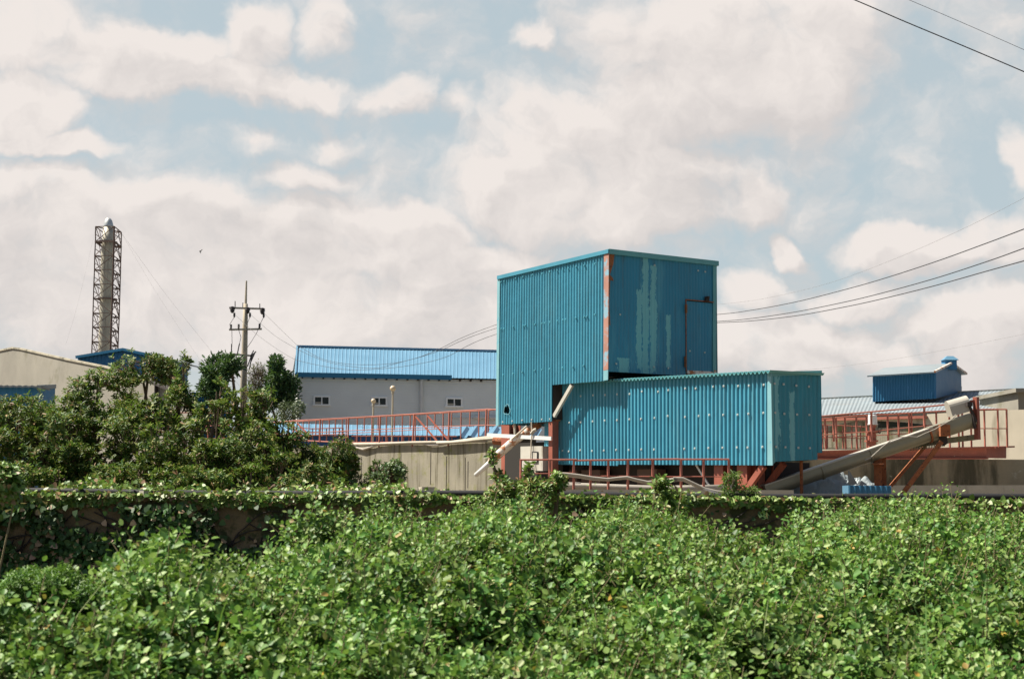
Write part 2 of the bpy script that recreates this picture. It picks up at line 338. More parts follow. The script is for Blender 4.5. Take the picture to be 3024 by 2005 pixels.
hc0 = pl(PT, hx0, 1210); hc1 = pl(PT, hx1, 1210); Lseg = (BLs-BL0).length
ha0 = (hc0-BL0).dot(-UL)/Lseg; ha1 = (hc1-BL0).dot(-UL)/Lseg
def hole(a):
    if not ha0 <= a <= ha1: return None
    t = (a-ha0)/(ha1-ha0); q_ = math.sin(math.pi*max(.06, min(.94, t)))**.45
    b = BL0.lerp(BLs, a); tt = TLt.lerp(TS, a); H = tt.z-b.z
    zc = pl(PT, hx0+(hx1-hx0)*t, 1210).z; hh = (pl(PT, 1495, hy0).z-pl(PT, 1495, hy1).z)/2*q_*(1+.25*math.sin(t*17))
    return ((zc-hh-b.z)/H, (zc+hh-b.z)/H)
mb = MB(); mb.corr(BL0, BLs, TLt, TS, NL, .12, .019, 'sin', 0, hole); mb.corr(BLs2, BR, TS, TRt, NL, .12, .019, 'sin', ((BLs-BL0).length+(TS-TLt).length)/2)
mb.build('left_cladding', m_teal, tw)
# jagged pale edge round the hole
mb = MB(); ring = []
for k in range(14):
    a = 2*math.pi*k/14; rr = 1+.12*math.sin(3*a)+.08*math.cos(5*a)
    ring.append((1497.5+9.5*rr*math.cos(a), 1210+15*rr*math.sin(a)))
for k in range(14):
    mb.beam(pl(PT, *ring[k], .02), pl(PT, *ring[(k+1) % 14], .02), .012)
mb.build('torn_edge', m_pale, tw)
RBn, RBd, RTn, RTf = e(1240, 1245, PTR), e(1957, 1285, PTR), e(1246, 152, PTR), e(2247, 262, PTR)
Rbot = e(2247, 1250, PTR)
mb = MB()
DL = e(1957, 580, PTR); DR = e(2215, 605, PTR); DBL = e(1960, 1240, PTR); DBR = e(2212, 1250, PTR)
topL = RTn.lerp(RTf, ((DL-RTn).dot(UR))/((RTf-RTn).dot(UR)))
mb.corr(RBn, RBd, RTn, topL, NR, .10, .004, 'trap', 0)
Ld = (RBd-RBn).length
mb.corr(DL, DR, topL, RTn.lerp(RTf, ((DR-RTn).dot(UR))/((RTf-RTn).dot(UR))), NR, .10, .004, 'trap', Ld)
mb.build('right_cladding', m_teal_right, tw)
mb = MB(); mb.corr(DBL+UR*.03, DBR, DL+UR*.03-Vector((0, 0, .03)), DR-Vector((0, 0, .03)), NR, .10, .004, 'trap', Ld+.03); hatch = mb.build('hatch_door', m_teal_right, tw)
mb = MB(); o_ = NR*.02
mb.beam(DL+o_, DR+o_, .022); mb.beam(DL+o_, DBL+o_, .020); mb.build('frame', m_rust, hatch)
mb = MB(); hp = e(2157, 575, PTR, .06); mb.box(hp, .11, .07, .12, u=UR); mb.box(hp+NR*.04+Vector((0, 0, .04)), .07, .05, .06, u=UR); mb.build('latch', m_dark, hatch)
for (x, y, h) in ((1960, 665, .22), (1955, 1155, .28)):
    mb = MB(); hp = e(x, y, PTR, .03); mb.box(hp, .045, .03, h, u=UR); mb.tube([hp+NR*.03-Vector((0, 0, h/2)), hp+NR*.03+Vector((0, 0, h/2))], .022); mb.build('hinge', m_rust, hatch)
mb = MB(); a, b = e(1965, 1252, PTR, -.04), e(2205, 1262, PTR, -.04); mb.beam(a, b, .10, .09); mb.beam(a+Vector((0, 0, -.1)), b+Vector((0, 0, -.1)), .06, .05); mb.box(e(2222, 1262, PTR, -.02), .08, .1, .16, u=UR); mb.build('sill', m_whiteold, tw)
# far corners and closing walls
Wd = (RTf-RTn).dot(UR); Ll = (TLt-TRt).dot(UL)
def shift(p_, l, r): return p_+UL*l+UR*r
zt = TRt.z; zb = BR.z
mb = MB()
A0, B0, C0 = Vector((TRt.x, TRt.y, 0)), Vector((TLt.x, TLt.y, 0)), Vector((RTf.x, RTf.y, 0)); D0 = B0+C0-A0
zz = lambda p_, z: Vector((p_.x, p_.y, z))
zl = BL0.z
mb.corr(zz(C0, zb), zz(D0, zl), zz(C0, RTf.z), zz(D0, TLt.z), UR, .12, .013); mb.corr(zz(D0, zl), zz(B0, zl), zz(D0, TLt.z), zz(B0, TLt.z), UL, .12, .013)
mb.build('rear_cladding', m_teal, tw)
mb = MB(); S0 = Vector((BLs.x, BLs.y, 0)); S1 = S0+UR*Wd; I = .03
mb.poly([zz(A0+UL*.05+UR*.05, zb+.1), zz(C0+UL*.05-UR*.05, zb+.1), zz(S1, zb+.1), zz(S0+UR*.05, zb+.1)]); mb.poly([zz(S0+UR*.03, zb+.1), zz(S1, zb+.1), zz(S1, zl+.05), zz(S0+UR*.03, zl+.05)]); mb.poly([zz(S0+UR*.03, zl+.06), zz(S1, zl+.06), zz(D0-UL*.05, zl+.06), zz(B0-UL*.05+UR*.03, zl+.06)])
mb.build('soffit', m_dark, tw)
mb = MB(); rz = .02
mb.poly([TRt+Vector((0, 0, .09)), RTf+Vector((0, 0, .09)), zz(D0, TLt.z+.09), TLt+Vector((0, 0, .09))]); mb.build('roof', m_teal, tw)
mb = MB(); k_ = Vector((0, 0, .045))
mb.beam(TLt+UL*.03+k_+NL*.03, TRt-UL*.05+k_+NL*.03, .05, .10); mb.build('roof_trim', m_trimb, tw)
mb = MB(); mb.beam(TRt+k_+NR*.03-UR*.02, RTf+k_+NR*.03+UR*.03, .05, .125); mb.beam(RTf+k_+UR*.03, zz(D0, TLt.z)+k_+UR*.03, .05, .12); mb.beam(zz(D0, TLt.z)+k_+UL*.03, TLt+k_+UL*.03, .05, .12)
mb.build('roof_trim', m_trimr, tw)
# corner strips
mb = MB(); a, b, c, d = e(1202, 162, PT, .03), e(1247, 152, PT, .03), e(1240, 1228, PT, .03), e(1197, 1236, PT, .03); mb.poly([d, c, b, a], .02, NL); mb.build('corner_flashing', m_rustp, tw)
mb = MB(); a, b, c, d = e(1197, 1238, PT, .028), e(1240, 1230, PT, .028), e(1238, 1322, PT, .028), e(1197, 1330, PT, .028); mb.poly([d, c, b, a], .02, NL); 
mb.build('edge_flashing', m_pale, tw); mb = MB()
mb.poly([e(215, 394, PT, .031), pl(PT, 1465, 1180, .031), pl(PT, 1464, 1257, .031), pl(PT, 1472, 1257, .031), pl(PT, 1472, 1180, .031), e(238, 392, PT, .031)], .028, NL)
mb.build('edge_flashing', m_pale, tw)
mb = MB(); mb.poly([e(2215, 262, PTR, .025), e(2212, 1252, PTR, .025), e(2245, 1250, PTR, .025), e(2248, 262, PTR, .025)], .02, NR); mb.build('edge_flashing', m_trimr, tw)
mb = MB(); mb.poly([e(1246, 155, PTR, .012), e(1240, 800, PTR, .012), e(1262, 820, PTR, .012), e(1252, 600, PTR, .012), e(1262, 400, PTR, .012), e(1292, 408, PTR, .012), e(1285, 380, PTR, .012), e(1258, 350, PTR, .012), e(1290, 250, PTR, .012), e(1300, 160, PTR, .012)], .006, NR); mb.build('rust_patch', m_rust, tw)
def bolts(root, pts, m, sz):
    proto = None
    for (plane, P_) in pts:
        c = pl(plane, *P_, .022)
        if proto is None:
            mb = MB(); n = plane[1]; u = Vector((-n.y, n.x, 0)); mb.box(c, sz, .014, sz, u=u); mb.box(c+n*.012, sz*.5, .02, sz*.5, u=u); proto = mb.build('bolt', m, root); c0 = c; first = plane
            protos = {id(plane): (proto, c)}
        elif id(plane) in protos:
            o, c0 = protos[id(plane)]; copy_part(o, root, c-c0)
        else:
            mb = MB(); n = plane[1]; u = Vector((-n.y, n.x, 0)); mb.box(c, sz, .014, sz, u=u); mb.box(c+n*.012, sz*.5, .02, sz*.5, u=u); protos[id(plane)] = (mb.build('bolt', m, root), c)
m_bolt = mat('pale_bolt_cap', (.50, .55, .53), .5, var=.1); m_boltb = mat('blue_bolt_cap', (.10, .36, .44), .5, var=.1)
bt = [(252,415),(280,410),(387,383),(452,370),(541,350),(632,338),(702,320),(770,312),(822,297),(872,290),(945,275),(1020,263),(1120,248),(252,850),(277,847),(362,830),(455,822),(474,818),(563,808),(633,798),(656,795),(703,786),(771,776),(823,766),(848,762),(942,750),(1020,740),(1043,737),(1118,718),(270,1275),(362,1262),(447,1248),(561,1236),(631,1227),(701,1220),(820,1208),(914,1200),(1014,1190)]
bolts(tw, [(PT, cE(*q_)) for q_ in bt], m_boltb, .042)
bolts(tw, [(PT, cF(*q_)) for q_ in ((470,578),(568,570),(670,560),(768,556),(873,551),(955,548))]+[(PTR, cE(*q_)) for q_ in ((1353,718),(1318,1173),(1665,1203),(1799,1213),(1998,1055),(2136,1069),(2075,312),(1672,262),(2140,322))], m_bolt, .042)
# legs and shaded pit wall under the tower
def column(mb, x0, x1, ytop, ybot, P_, w=None, inn=0):
    a, b = pl(P_, x0, ytop, -inn), pl(P_, x1, ytop, -inn); n = P_[1]; wd = (b-a).length; u = (b-a).normalized(); c = (a+b)/2
    zt_ = c.z; zb_ = YARD; d = w or wd
    ctr = zz(c, (zt_+zb_)/2)-n*d/2
    for o in (d/2-.012, -d/2+.012): mb.box(ctr+n*o, wd, .022, zt_-zb_, u=u)
    mb.box(ctr, .02, d-.046, zt_-zb_, u=u)
N0 = pl(PT, *cF(980, 600), -.03); zt1 = pl(PT, *cF(980, 566)).z; zt2 = BLs2.z
mb = MB(); cc_ = N0+UL*.085+UR*.10
for o_ in (-.09, .09): mb.box(zz(cc_+UL*0+UR*o_, (YARD+zt1)/2), .17, .018, zt1-YARD, u=UL)
mb.box(zz(cc_-UL*.075, (YARD+zt1)/2), .014, .16, zt1-YARD, u=UL); mb.box(zz(cc_-UL*.055, (YARD+zt2)/2+.02), .012, .10, zt2-YARD, u=UL); mb.build('column', m_red, tw)
mb = MB(); mb.box(zz(N0+UR*.17, (zt1+zt2)/2), .05, .14, zt2-zt1, u=UL); mb.build('hanger', m_rust, tw)
mb = MB(); column(mb, c2(1158, 0)[0], c2(1176, 0)[0], c2(0, 978)[1], 0, PT, .25, 1.6); mb.build('column', m_red, tw)
for (x, inn) in ((1150, 3.0), (1268, 3.2)):
    mb = MB(); column(mb, c2(x+22, 0)[0], c2(x+38, 0)[0], c2(0, 975)[1], 0, PT, .25, inn); mb.build('column', m_red, tw)
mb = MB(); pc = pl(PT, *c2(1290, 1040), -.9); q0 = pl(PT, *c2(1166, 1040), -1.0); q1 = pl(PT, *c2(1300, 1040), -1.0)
mb.poly([zz(q0, YARD), zz(q1, YARD), zz(q1, 3.05), zz(q0, 3.05)], 2.0, NL); mb.build('pit_wall', mat('shade_black_pit_concrete', (.018, .015, .011), .9, var=.3), tw)  # near-black base colour: the deep shade under the tower is painted in
mb = MB(); st0, st1 = pl(PT, *cF(1185, 195), -.05), pl(PT, *cF(1000, 520), -.05); mb.beam(st0, st1, .10, .07, NL); mb.build('strut', m_cab, tw)
mb = MB(); mb.beam(pl(PT, *cF(310, 712), .04), pl(PT, *cF(970, 748), .04), .03, .10); mb.build('cross_bar', m_white, tw)
mb = MB(); mb.poly([pl(PT, *cF(1258*0+898, 590), -.3), pl(PT, *cF(895, 1010), -.3), pl(PT, *cF(944, 1012), -.3), pl(PT, *cF(940, 585), -.3)], .02, NL); mb.build('side_sheet', m_teal, tw)
# hanging hose, big diagonal pipe, cabinet, rope
mb = MB(); ps = [pl(PT, *cF(850, 590), -.35), pl(PT, *cF(740, 665), -.15), pl(PT, *cF(590, 770), .05), pl(PT, *cF(440, 900), .25), pl(PT, *cF(350, 985), .35)]
dp = thing('diagonal_pipe', zz(ps[-1], YARD), 'thick white and rust stained pipe slanting down out of the teal tower', 'pipe'); mb.tube(ps, .115, 14); mb.build('pipe', m_whiteold, dp, True)
mb = MB(); mb.tube([ps[-1], pl(PT, *cF(300, 1030), .4), pl(PT, *cF(190, 1125), .5)], [.075, .07, .06], 10); mb.build('spout', m_white, dp, True)
mb = MB(); mb.tube([pl(PT, *cF(560, 760), .15), pl(PT, *cF(720, 620), .0)], .03); mb.build('cable', m_rope, dp)
cab = thing('control_cabinet', zz(pl(PT, *cF(765, 1080), -.1), YARD), 'grey control cabinet with a black framed window below the teal tower', 'cabinet')
a, b, c, d = [pl(PT, *cF(x, y), .05) for x, y in ((652, 830), (880, 825), (880, 1080), (652, 1075))]
mb = MB(); mb.poly([d, c, b, a], .35, NL); mb.build('body', m_cab, cab)
mb = MB(); mb.poly([pl(PT, *cF(x, y), .075) for x, y in ((768, 1000), (828, 998), (830, 884), (770, 880))], .03, NL); wd_ = mb.build('window', m_black, cab)
mb = MB(); mb.poly([pl(PT, *cF(x, y), .082) for x, y in ((778, 988), (818, 986), (820, 896), (780, 892))], .008, NL); mb.build('pane', m_cab, wd_)
mb = MB()
for x in (690, 842):
    mb = MB(); mb.beam(zz(pl(PT, *cF(x, 1078), -.1), YARD), pl(PT, *cF(x, 1078), -.1), .06); mb.build('leg', m_dark, cab)
mb = MB(); mb.tube([pl(PT, *cF(765, 575), .06), pl(PT, *cF(768, 700), .08), pl(PT, *cF(755, 950), .1), pl(PT, *cF(775, 975), .1), pl(PT, *cF(805, 1100), .1)], .016, 6); 
mb2 = MB(); mb2.tube([pl(PT, *cF(590, 600), -.1), pl(PT, *cF(597, 715), -.1)], .035); mb2.build('hanging_pipe', m_concl, tw)
mb2 = MB(); mb2.tube([pl(PT, *cF(765, 700), .08), pl(PT, *cF(790, 665), .06), pl(PT, *cF(815, 655), .02)], .05, 8); mb2.build('bent_pipe', m_concl, tw)
tag(mb.build('hanging_rope', m_rope), 'pale rope hanging from the bottom edge of the teal tower', 'rope')
# ================================================================ LOWER HOUSING
PLo = vpl(TP+UR*.35, NL)
CPt = pl(PLo, *cG(1278, 205)); PLr = vpl(CPt, NR)
g = lambda x, y, P_=None, out=0: pl(P_ or PLo, *cG(x, y), out)
lo = thing('hopper_housing', (CPt.x-.5, CPt.y+2, YARD), 'long low teal corrugated housing on red columns below the tall tower', 'industrial housing')
a, b = pl(PLo, *cF(1030, 1015)), g(1247, 1137); ta, tb = pl(PLo, *c2(1285, 884)), g(1247, 212)
mid_b = pl(PLo, *cF(1660, 1028)); mid_t = lerpx(ta, tb, mid_b)
mb = MB(); L1 = (mid_b-a).length
mb.corr(a, mid_b, ta, mid_t, NL, .134, .02, 'trap', 0); mb.corr(mid_b+Vector((0, 0, .03)), b, mid_t, tb, NL, .134, .02, 'trap', L1)
mb.build('front_cladding', m_teal, lo)
ec = [g(1247, 205, None, .03), g(1247, 1137, None, .03), g(1300, 1137, None, .03), g(1283, 205, None, .03)]
mb = MB(); mb.poly(ec, .02, NL); mb.build('corner_flashing', m_pale, lo)
Pr = PLr
rt0, rt1, rb1, rb1b, rb2, rb3 = g(1283, 230, Pr), g(1788, 225, Pr), g(1800, 1010, Pr), g(1757, 1012, Pr), g(1755, 1080, Pr), g(1330, 1100, Pr)
mb = MB()
xr = (rb2-rt0).dot(UR); tR = rt0.lerp(rt1, xr/((rt1-rt0).dot(UR)))
mb.corr(rb3, rb2, g(1318, 230, Pr), tR, NR, .134, .008, 'trap', 0); mb.corr(rb1b, rb1, tR, rt1, NR, .134, .008, 'trap', (rb2-rb3).length)
mb.poly([g(1286, 1132, Pr), rb3, g(1318, 230, Pr), g(1283, 230, Pr)], .01, NR)
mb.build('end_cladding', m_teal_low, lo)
mb = MB(); mb.poly([g(1270, 197, Pr, .03), g(1272, 240, Pr, .03), g(1796, 225, Pr, .03), g(1798, 184, Pr, .03)], .03, NR); mb.build('roof_trim', m_trimr, lo)
mb = MB(); mb.poly([g(1283, 215, Pr, .02), g(1302, 1135, Pr, .02), g(1330, 1100, Pr, .02), g(1318, 1000, Pr, .02), g(1306, 230, Pr, .02)], .01, NR); mb.build('edge_flashing', m_trimr, lo)
# roof sheet running front to back (wavy edge seen from the front)
Wlo = (rt1-rt0).dot(UR); ra, rb_ = pl(PLo, *c2(1320, 883), .14), g(1272, 192, None, .14)
mb = MB(); N = int((rb_-ra).length/.134*8)
for i in range(N):
    q_ = []
    for t in (i/N, (i+1)/N):
        z = .03*math.sin(2*math.pi*t*(rb_-ra).length/.134); q_.append((ra.lerp(rb_, t)+Vector((0, 0, z)), ra.lerp(rb_, t)+UR*(Wlo+.14)+Vector((0, 0, z+.02))))
    mb.add([q_[0][0], q_[1][0], q_[1][1], q_[0][1]], [(0, 1, 2, 3)])
    dn = Vector((0, 0, -.02)); mb.add([q_[0][0]+dn, q_[1][0]+dn, q_[1][0], q_[0][0]], [(0, 1, 2, 3)])
mb.build('roof', m_trimr, lo)
mb = MB(); e0 = zz(a, a.z)+UR*Wlo; e1 = zz(b, b.z)+UR*Wlo-UL*0
mb.poly([e0, zz(rt1, e1.z+.3), zz(rt1, rt1.z), zz(e0, ta.z)]); mb.poly([a+UR*.05, e0, zz(e0, ta.z), ta+UR*.05]); mb.build('rear_cladding', m_teal, lo)
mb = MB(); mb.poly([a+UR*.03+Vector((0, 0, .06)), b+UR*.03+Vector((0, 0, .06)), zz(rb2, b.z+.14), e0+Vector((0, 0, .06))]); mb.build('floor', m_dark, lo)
bl = [(PLo, cF(*q_)) for q_ in ((1647,293),(1776,290),(1903,265),(1273,312),(1400,303),(1523,300),(1155,585),(1273,580),(1395,572),(1519,563),(1646,560),(1774,550),(1893,547),(2033,537),(2168,516),(1085,873),(1150,880),(1268,868),(1389,875),(1511,872),(1638,865),(1767,865),(1897,860),(2028,860))]
bl += [(PLo, cG(*q_)) for q_ in ((150,397),(253,382),(423,365),(528,365),(703,345),(810,341),(955,340),(1063,337),(1213,328),(420,652),(558,641),(664,630),(805,630),(949,628),(1058,619),(1209,610),(413,971),(518,967),(656,963),(798,960),(942,957),(1050,958),(1199,952))]
bl += [(PLr, cG(*q_)) for q_ in ((1320,315),(1411,322),(1539,335),(1665,345),(1327,608),(1418,619),(1547,626),(1670,630),(1335,950),(1429,955),(1560,960),(1676,964))]
bolts(lo, bl, m_bolt, .046)
for (x0, x1, yt) in ((710, 800, 1128), (940, 1040, 1128)):
    mb = MB(); column(mb, cG(x0, 0)[0], cG(x1, 0)[0], cG(0, yt)[1], 0, PLo, .3, .12); mb.build('column', m_red, lo)
for (x0, x1, inn) in ((1150, 1215, .75),):
    mb = MB(); column(mb, cG(x0, 0)[0], cG(x1, 0)[0], cG(0, 1110)[1], 0, PLo, .3, inn); mb.build('column', m_red, lo)
mb = MB(); column(mb, cM(785, 0)[0], cM(893, 0)[0], cM(0, 350)[1], 0, PLr, .28, .9); mb.build('column', m_red, lo)
mb = MB(); mb.beam(g(1213, 1140, None, -.1), g(1035, 1395, None, -.1), .14, .10, NL); mb.build('brace', m_red, lo)
mb = MB(); mb.beam(pl(PLo, *cM(850, 150), -.7), pl(PLo, *cM(600, 470), -.7), .12, .10, NL); mb.build('brace', m_red, lo)
mb = MB(); mb.beam(g(530, 1130, None, -.25), g(680, 1370, None, -.25), .05, .03, NL); mb.build('brace', m_white, lo)
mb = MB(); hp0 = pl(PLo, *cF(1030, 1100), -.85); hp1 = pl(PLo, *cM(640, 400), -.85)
mb.poly([zz(hp0, YARD), zz(hp1, YARD), zz(hp1, b.z+.1), zz(hp0, a.z+.05)], 1.4, NL); mb.build('shade_filler_body', m_dark, lo)  # dark body added to stand for the interior shadow under the housing
mb = MB()
for (x, w_) in ((1240, 70), (1420, 160), (2000, 150)):
    mb = MB(); c = pl(PLo, *cF(x, 1080), -.6); mb.box(zz(c, YARD+.35), w_/100*.5, .3, .7, u=-UL); mb.build('machine_block', mat('dim_brown_steel', (.12, .07, .05), .8), lo)
mb = MB(); mb.beam(zz(pl(PLr, *cG(1588, 1090), -.2), YARD), pl(PLr, *cG(1588, 1075), -.2), .05); mb.build('prop', m_rust, lo)
# ================================================================ SCREW CONVEYOR
AY0, AY1 = 32.9, 33.3
def h(x, y, Y): return at(*cH(x, y), Y)
ax0, ax1 = at(*cM(620, 470), AY0), h(1640, 685, AY1)
sc = thing('screw_conveyor', zz(h(770, 1300, 33.1), YARD), 'galvanised screw conveyor trough rising to the right on a rusty post', 'conveyor')
ad = (ax1-ax0).normalized(); sx = Vector((ad.y, -ad.x, 0)).normalized(); sy = sx.cross(ad).normalized()
if sy.z < 0: sy = -sy
def trough(mb, p0, p1, R, hs):
    prof = [(R, hs)]+[(R*math.cos(t), -R*math.sin(t)) for t in np.linspace(0, math.pi, 13)]+[(-R, hs)]
    rows = []
    for p_ in (p0, p1):
        rows.append([p_+sx*x+sy*y for x, y in prof])
    k = len(prof); mb.add(rows[0]+rows[1], [(i, i+1, k+i+1, k+i) for i in range(k-1)]+[(k-1, 0, k, 2*k-1), tuple(range(k)), tuple(range(2*k-1, k-1, -1))])
mb = MB(); trough(mb, ax0, ax0.lerp(ax1, .78), .168, .12); mb.build('trough', m_silver, sc, False)
mb = MB(); trough(mb, ax0.lerp(ax1, .785)+sy*.01, ax1, .188, .15); mb.build('head_section', m_silver, sc, False)
mb = MB(); mb.beam(ax0+sy*.13, ax1.lerp(ax0, .2)+sy*.13, .41, .03, sy); mb.build('cover', m_hood, sc)
for t in (.27, .50, .785):
    mb = MB(); trough(mb, ax0.lerp(ax1, t)-ad*.02, ax0.lerp(ax1, t)+ad*.02, .197, .14); mb.build('flange', m_rust if t > .7 else m_silver, sc)
# hood
hc = h(1500, 560, 33.3); hu = Vector((.96, 0, .28)).normalized(); hv = Vector((-.28, 0, .96)).normalized()
mb = MB(); prof = [(math.cos(t)*.18, math.sin(t)*.15+.03) for t in np.linspace(0, math.pi, 10)]+[(-.18, -.19), (.18, -.19)]
r0 = [hc-hu*.24+Vector((0, 1, 0))*x+hv*y for x, y in prof]; r1 = [hc+hu*.24+Vector((0, 1, 0))*x+hv*y for x, y in prof]; k = len(prof)
mb.add(r0+r1, [(i, (i+1) % k, k+(i+1) % k, k+i) for i in range(k)]+[tuple(range(k-1, -1, -1)), tuple(range(k, 2*k))]); mb.build('motor_hood', m_hood, sc)
mb = MB(); mb.box(h(1360, 790, 33.1), .22, .44, .26); mb.build('bracket', m_rust, sc)
mb = MB(); mb.poly([h(1330, 850, 33.05), h(1375, 930, 33.05), h(1410, 905, 33.05), h(1395, 800, 33.05)], .12, (0, -1, 0)); mb.build('bearing_plate', m_dark, sc)
mb = MB(); mb.beam(h(1600, 540, 33.1), h(1672, 710, 33.1), .07, .05); mb.box(h(1602, 545, 33.1), .12, .2, .1); mb.beam(h(1640, 640, 33.1), h(1660, 770, 33.1), .05); mb.build('drive_arm', m_dark, sc)
mb = MB(); mb.beam(h(1668, 478, 33.2), h(1684, 872, 33.2), .11, .09); mb.beam(h(1575, 522, 33.2), h(1668, 512, 33.2), .05); mb.build('end_post', m_red, sc)
mb = MB(); mb.beam(h(1050, 925, 33.4), h(1695, 845, 33.4), .10, .13)
for i in range(22):
    t = i/22; a_ = h(1060+330*t, 930-42*t, 33.3); mb.beam(a_, a_-Vector((0, 0, .11)), .018)
mb.build('walkway_edge', m_conc, sc)
mb = MB(); cx_ = h(765, 985, 33.1); cb = zz(cx_, YARD); hh = cx_.z-YARD
u = Vector((.93, .36, 0)).normalized()
mb.box(zz(cx_, YARD+hh/2)+Vector((-.02, 0, 0)), .17, .02, hh, u=Vector((1, -.3, 0)).normalized()); mb.box(zz(cx_, YARD+hh/2)+Vector((.12, .2, 0)), .2, .02, hh, u=Vector((1, -.3, 0)).normalized()); mb.box(zz(cx_, YARD+hh/2)+Vector((.05, .1, 0)), .02, .22, hh, u=Vector((1, -.3, 0)).normalized())
mb.box(h(765, 1098, 33.0), .24, .3, .03, u=Vector((1, -.3, 0)).normalized()); mb.build('support_column', m_rust, sc)
mb = MB(); mb.beam(h(1200, 930, 33.5), h(880, 1300, 33.5), .075, .06, (0, 1, 0)); mb.build('support_brace', m_rust, sc)
mb = MB(); mb.beam(h(1350, 890, 33.0), h(985, 1378, 33.0), .10, .07, (0, 1, 0)); mb.build('support_brace', m_rust, sc)
mb = MB(); cabp = [(640, 1062), (690, 1040), (730, 1005), (800, 940), (880, 878), (960, 852), (1050, 842), (1125, 848), (1200, 812), (1290, 775), (1365, 730), (1440, 690), (1485, 640)]
mb.tube([h(x, y, 32.68+i*.02) for i, (x, y) in enumerate(cabp)], .012, 6); mb.build('power_cable', m_hose, sc)
# ================================================================ RAILINGS
def rail_obj(name, base, label, cat, group, m, tops_, posts, mids=(), braces=(), pr=.022, rr=.028, br=.03):
    """posts: (top,bottom) world points; tops_/mids: polylines"""
    r_ = thing(name, base, label, cat, group)
    for pt in tops_: MB().tube(pt, rr, 8).build('top_rail', m, r_)
    for pt in mids: MB().tube(pt, rr*.75, 6).build('mid_rail', m, r_)
    for (a_, b_) in posts: MB().beam(a_, b_, pr*2).build('post', m, r_)
    for (a_, b_) in braces: MB().beam(a_, b_, br*2).build('brace', MATS['red_oxide_steel'], r_)
    return r_
WP = Vector((-.52, 44, 0)); PW = vpl(WP, NL); wd = lambda x, y, o=0: pl(PW, *cD(x, y), o); wk = lambda x, y, o=0: pl(PW, 560+x/4.3796, 1180+y/4.3796, o)
# long left railing along the concrete wall
posts = [(wd(a_, b_), wd(c_, d_)) for a_, b_, c_, d_ in ((612, 866, 602, 1165), (932, 848, 917, 1165), (1272, 828, 1254, 1158), (1627, 808, 1615, 1150), (2000, 782, 1990, 1110), (325, 885, 322, 1110), (1725, 800, 1722, 1085) if 0 else (60, 900, 52, 1100))]
posts += [(wk(1280, 285), wk(1275, 540)), (wk(1010, 305), wk(1005, 560)), (wk(760, 318), wk(755, 560)), (wk(505, 330), wk(500, 580)), (wk(240, 345), wk(236, 600))]
walk_a = rail_obj('walkway_railing', zz(wd(1200, 1120), 2.5), 'faded red steel railing running along the top of the stained concrete wall', 'railing', None, m_redrail,
  [[wk(0, 352), wk(500, 330), wk(900, 308), wk(1380, 270), wk(2050, 235), wd(1280, 826), wd(2015, 778), wd(2100, 783)]], posts,
  [[wk(0, 520), wk(1400, 440), wd(600, 995), wd(1250, 965), wd(1992, 938), wd(2100, 940)]], pr=.022, rr=.020)
# inner railing of the walkway
PW2 = vpl(WP+UR*1.3, NL); w2 = lambda x, y: pl(PW2, *cD(x, y))
def topy(x): return 905-(x/2015)*118
ip = [(w2(x, topy(x)), w2(x-4, b_)) for x, b_ in ((155, 1020), (215, 1110), (285, 1040), (350, 1050), (418, 1040), (482, 1050), (550, 1080), (590, 1125), (700, 1120), (772, 1000), (848, 1120), (912, 995), (995, 1115), (1075, 985), (1155, 1110), (1235, 980), (1285, 1110), (1405, 1100), (1482, 970), (1565, 1090), (1650, 960), (1745, 1070), (1835, 955), (1925, 1060), (2022, 1010))]
walk_b = rail_obj('walkway_railing', zz(w2(1100, 1115), 2.5), 'inner red railing with close upright bars and slanting braces behind the long one', 'railing', None, m_redrail,
  [[w2(-400, 932), w2(0, 907), w2(1000, 850), w2(2080, 786)]], ip, [[w2(0, 1050), w2(600, 1022), w2(1250, 988), w2(1720, 965)]],
  [(w2(1285, 850), w2(1500, 1095)), (w2(1405, 840), w2(1605, 1075)), (w2(8, 922), w2(110, 1015)), (w2(95, 920), w2(232, 1055))], pr=.016, rr=.018, br=.022)
MB().tube([w2(-200, 1075), w2(640, 1118), w2(2000, 1100)], .03, 6).build('bottom_rail', m_redrail, walk_b)
# far low railing in the yard behind
fr_t = [at(*cD(x, y), 60) for x, y in ((0, 985), (400, 965), (560, 968), (620, 1060))]
ff = lambda x, y: at(*cD(x, y), 62)
fp = [(ff(x, 1050), ff(x, 1122)) for x in range(680, 1700, 54)]
rail_obj('yard_railing', zz(ff(1200, 1120), 2.4), 'small thin red railing far behind the walkway, in front of the dark blue wall', 'railing', None, m_redrail, [[ff(640, 1048), ff(1700, 1052)]], fp, [[ff(640, 1106), ff(1700, 1110)]], pr=.016, rr=.02)
rail_obj('yard_railing', zz(ff(350, 1100), 2.4), 'small red stair railing seen between the shrubs and the blue roof', 'railing', None, m_redrail,
  [[ff(60, 960), ff(240, 975), ff(560, 965)]], [(ff(x, 968), ff(x, 1100)) for x in (130, 250, 315, 390, 460, 520, 556)], [[ff(100, 1010), ff(600, 1005)], [ff(60, 1040), ff(580, 1045)]], [(ff(70, 1010), ff(220, 1100))], pr=.016, rr=.02)
# small railing left, seen through the shrubs
fa = lambda x, y: at(*cA(x, y), 52)
rail_obj('yard_railing', zz(fa(1490, 1030), 2.2), 'short red railing in front of the cream wall, seen through the shrubs', 'railing', None, m_redrail,
  [[fa(1300, 908), fa(2150, 915)]], [(fa(x, 910), fa(x, 1035)) for x in (1360, 1430, 1492, 1560, 1640, 1720, 1800, 1900, 2000, 2100)], [[fa(1300, 1020), fa(2150, 1025)], [fa(1300, 840), fa(2150, 846)]], pr=.02)
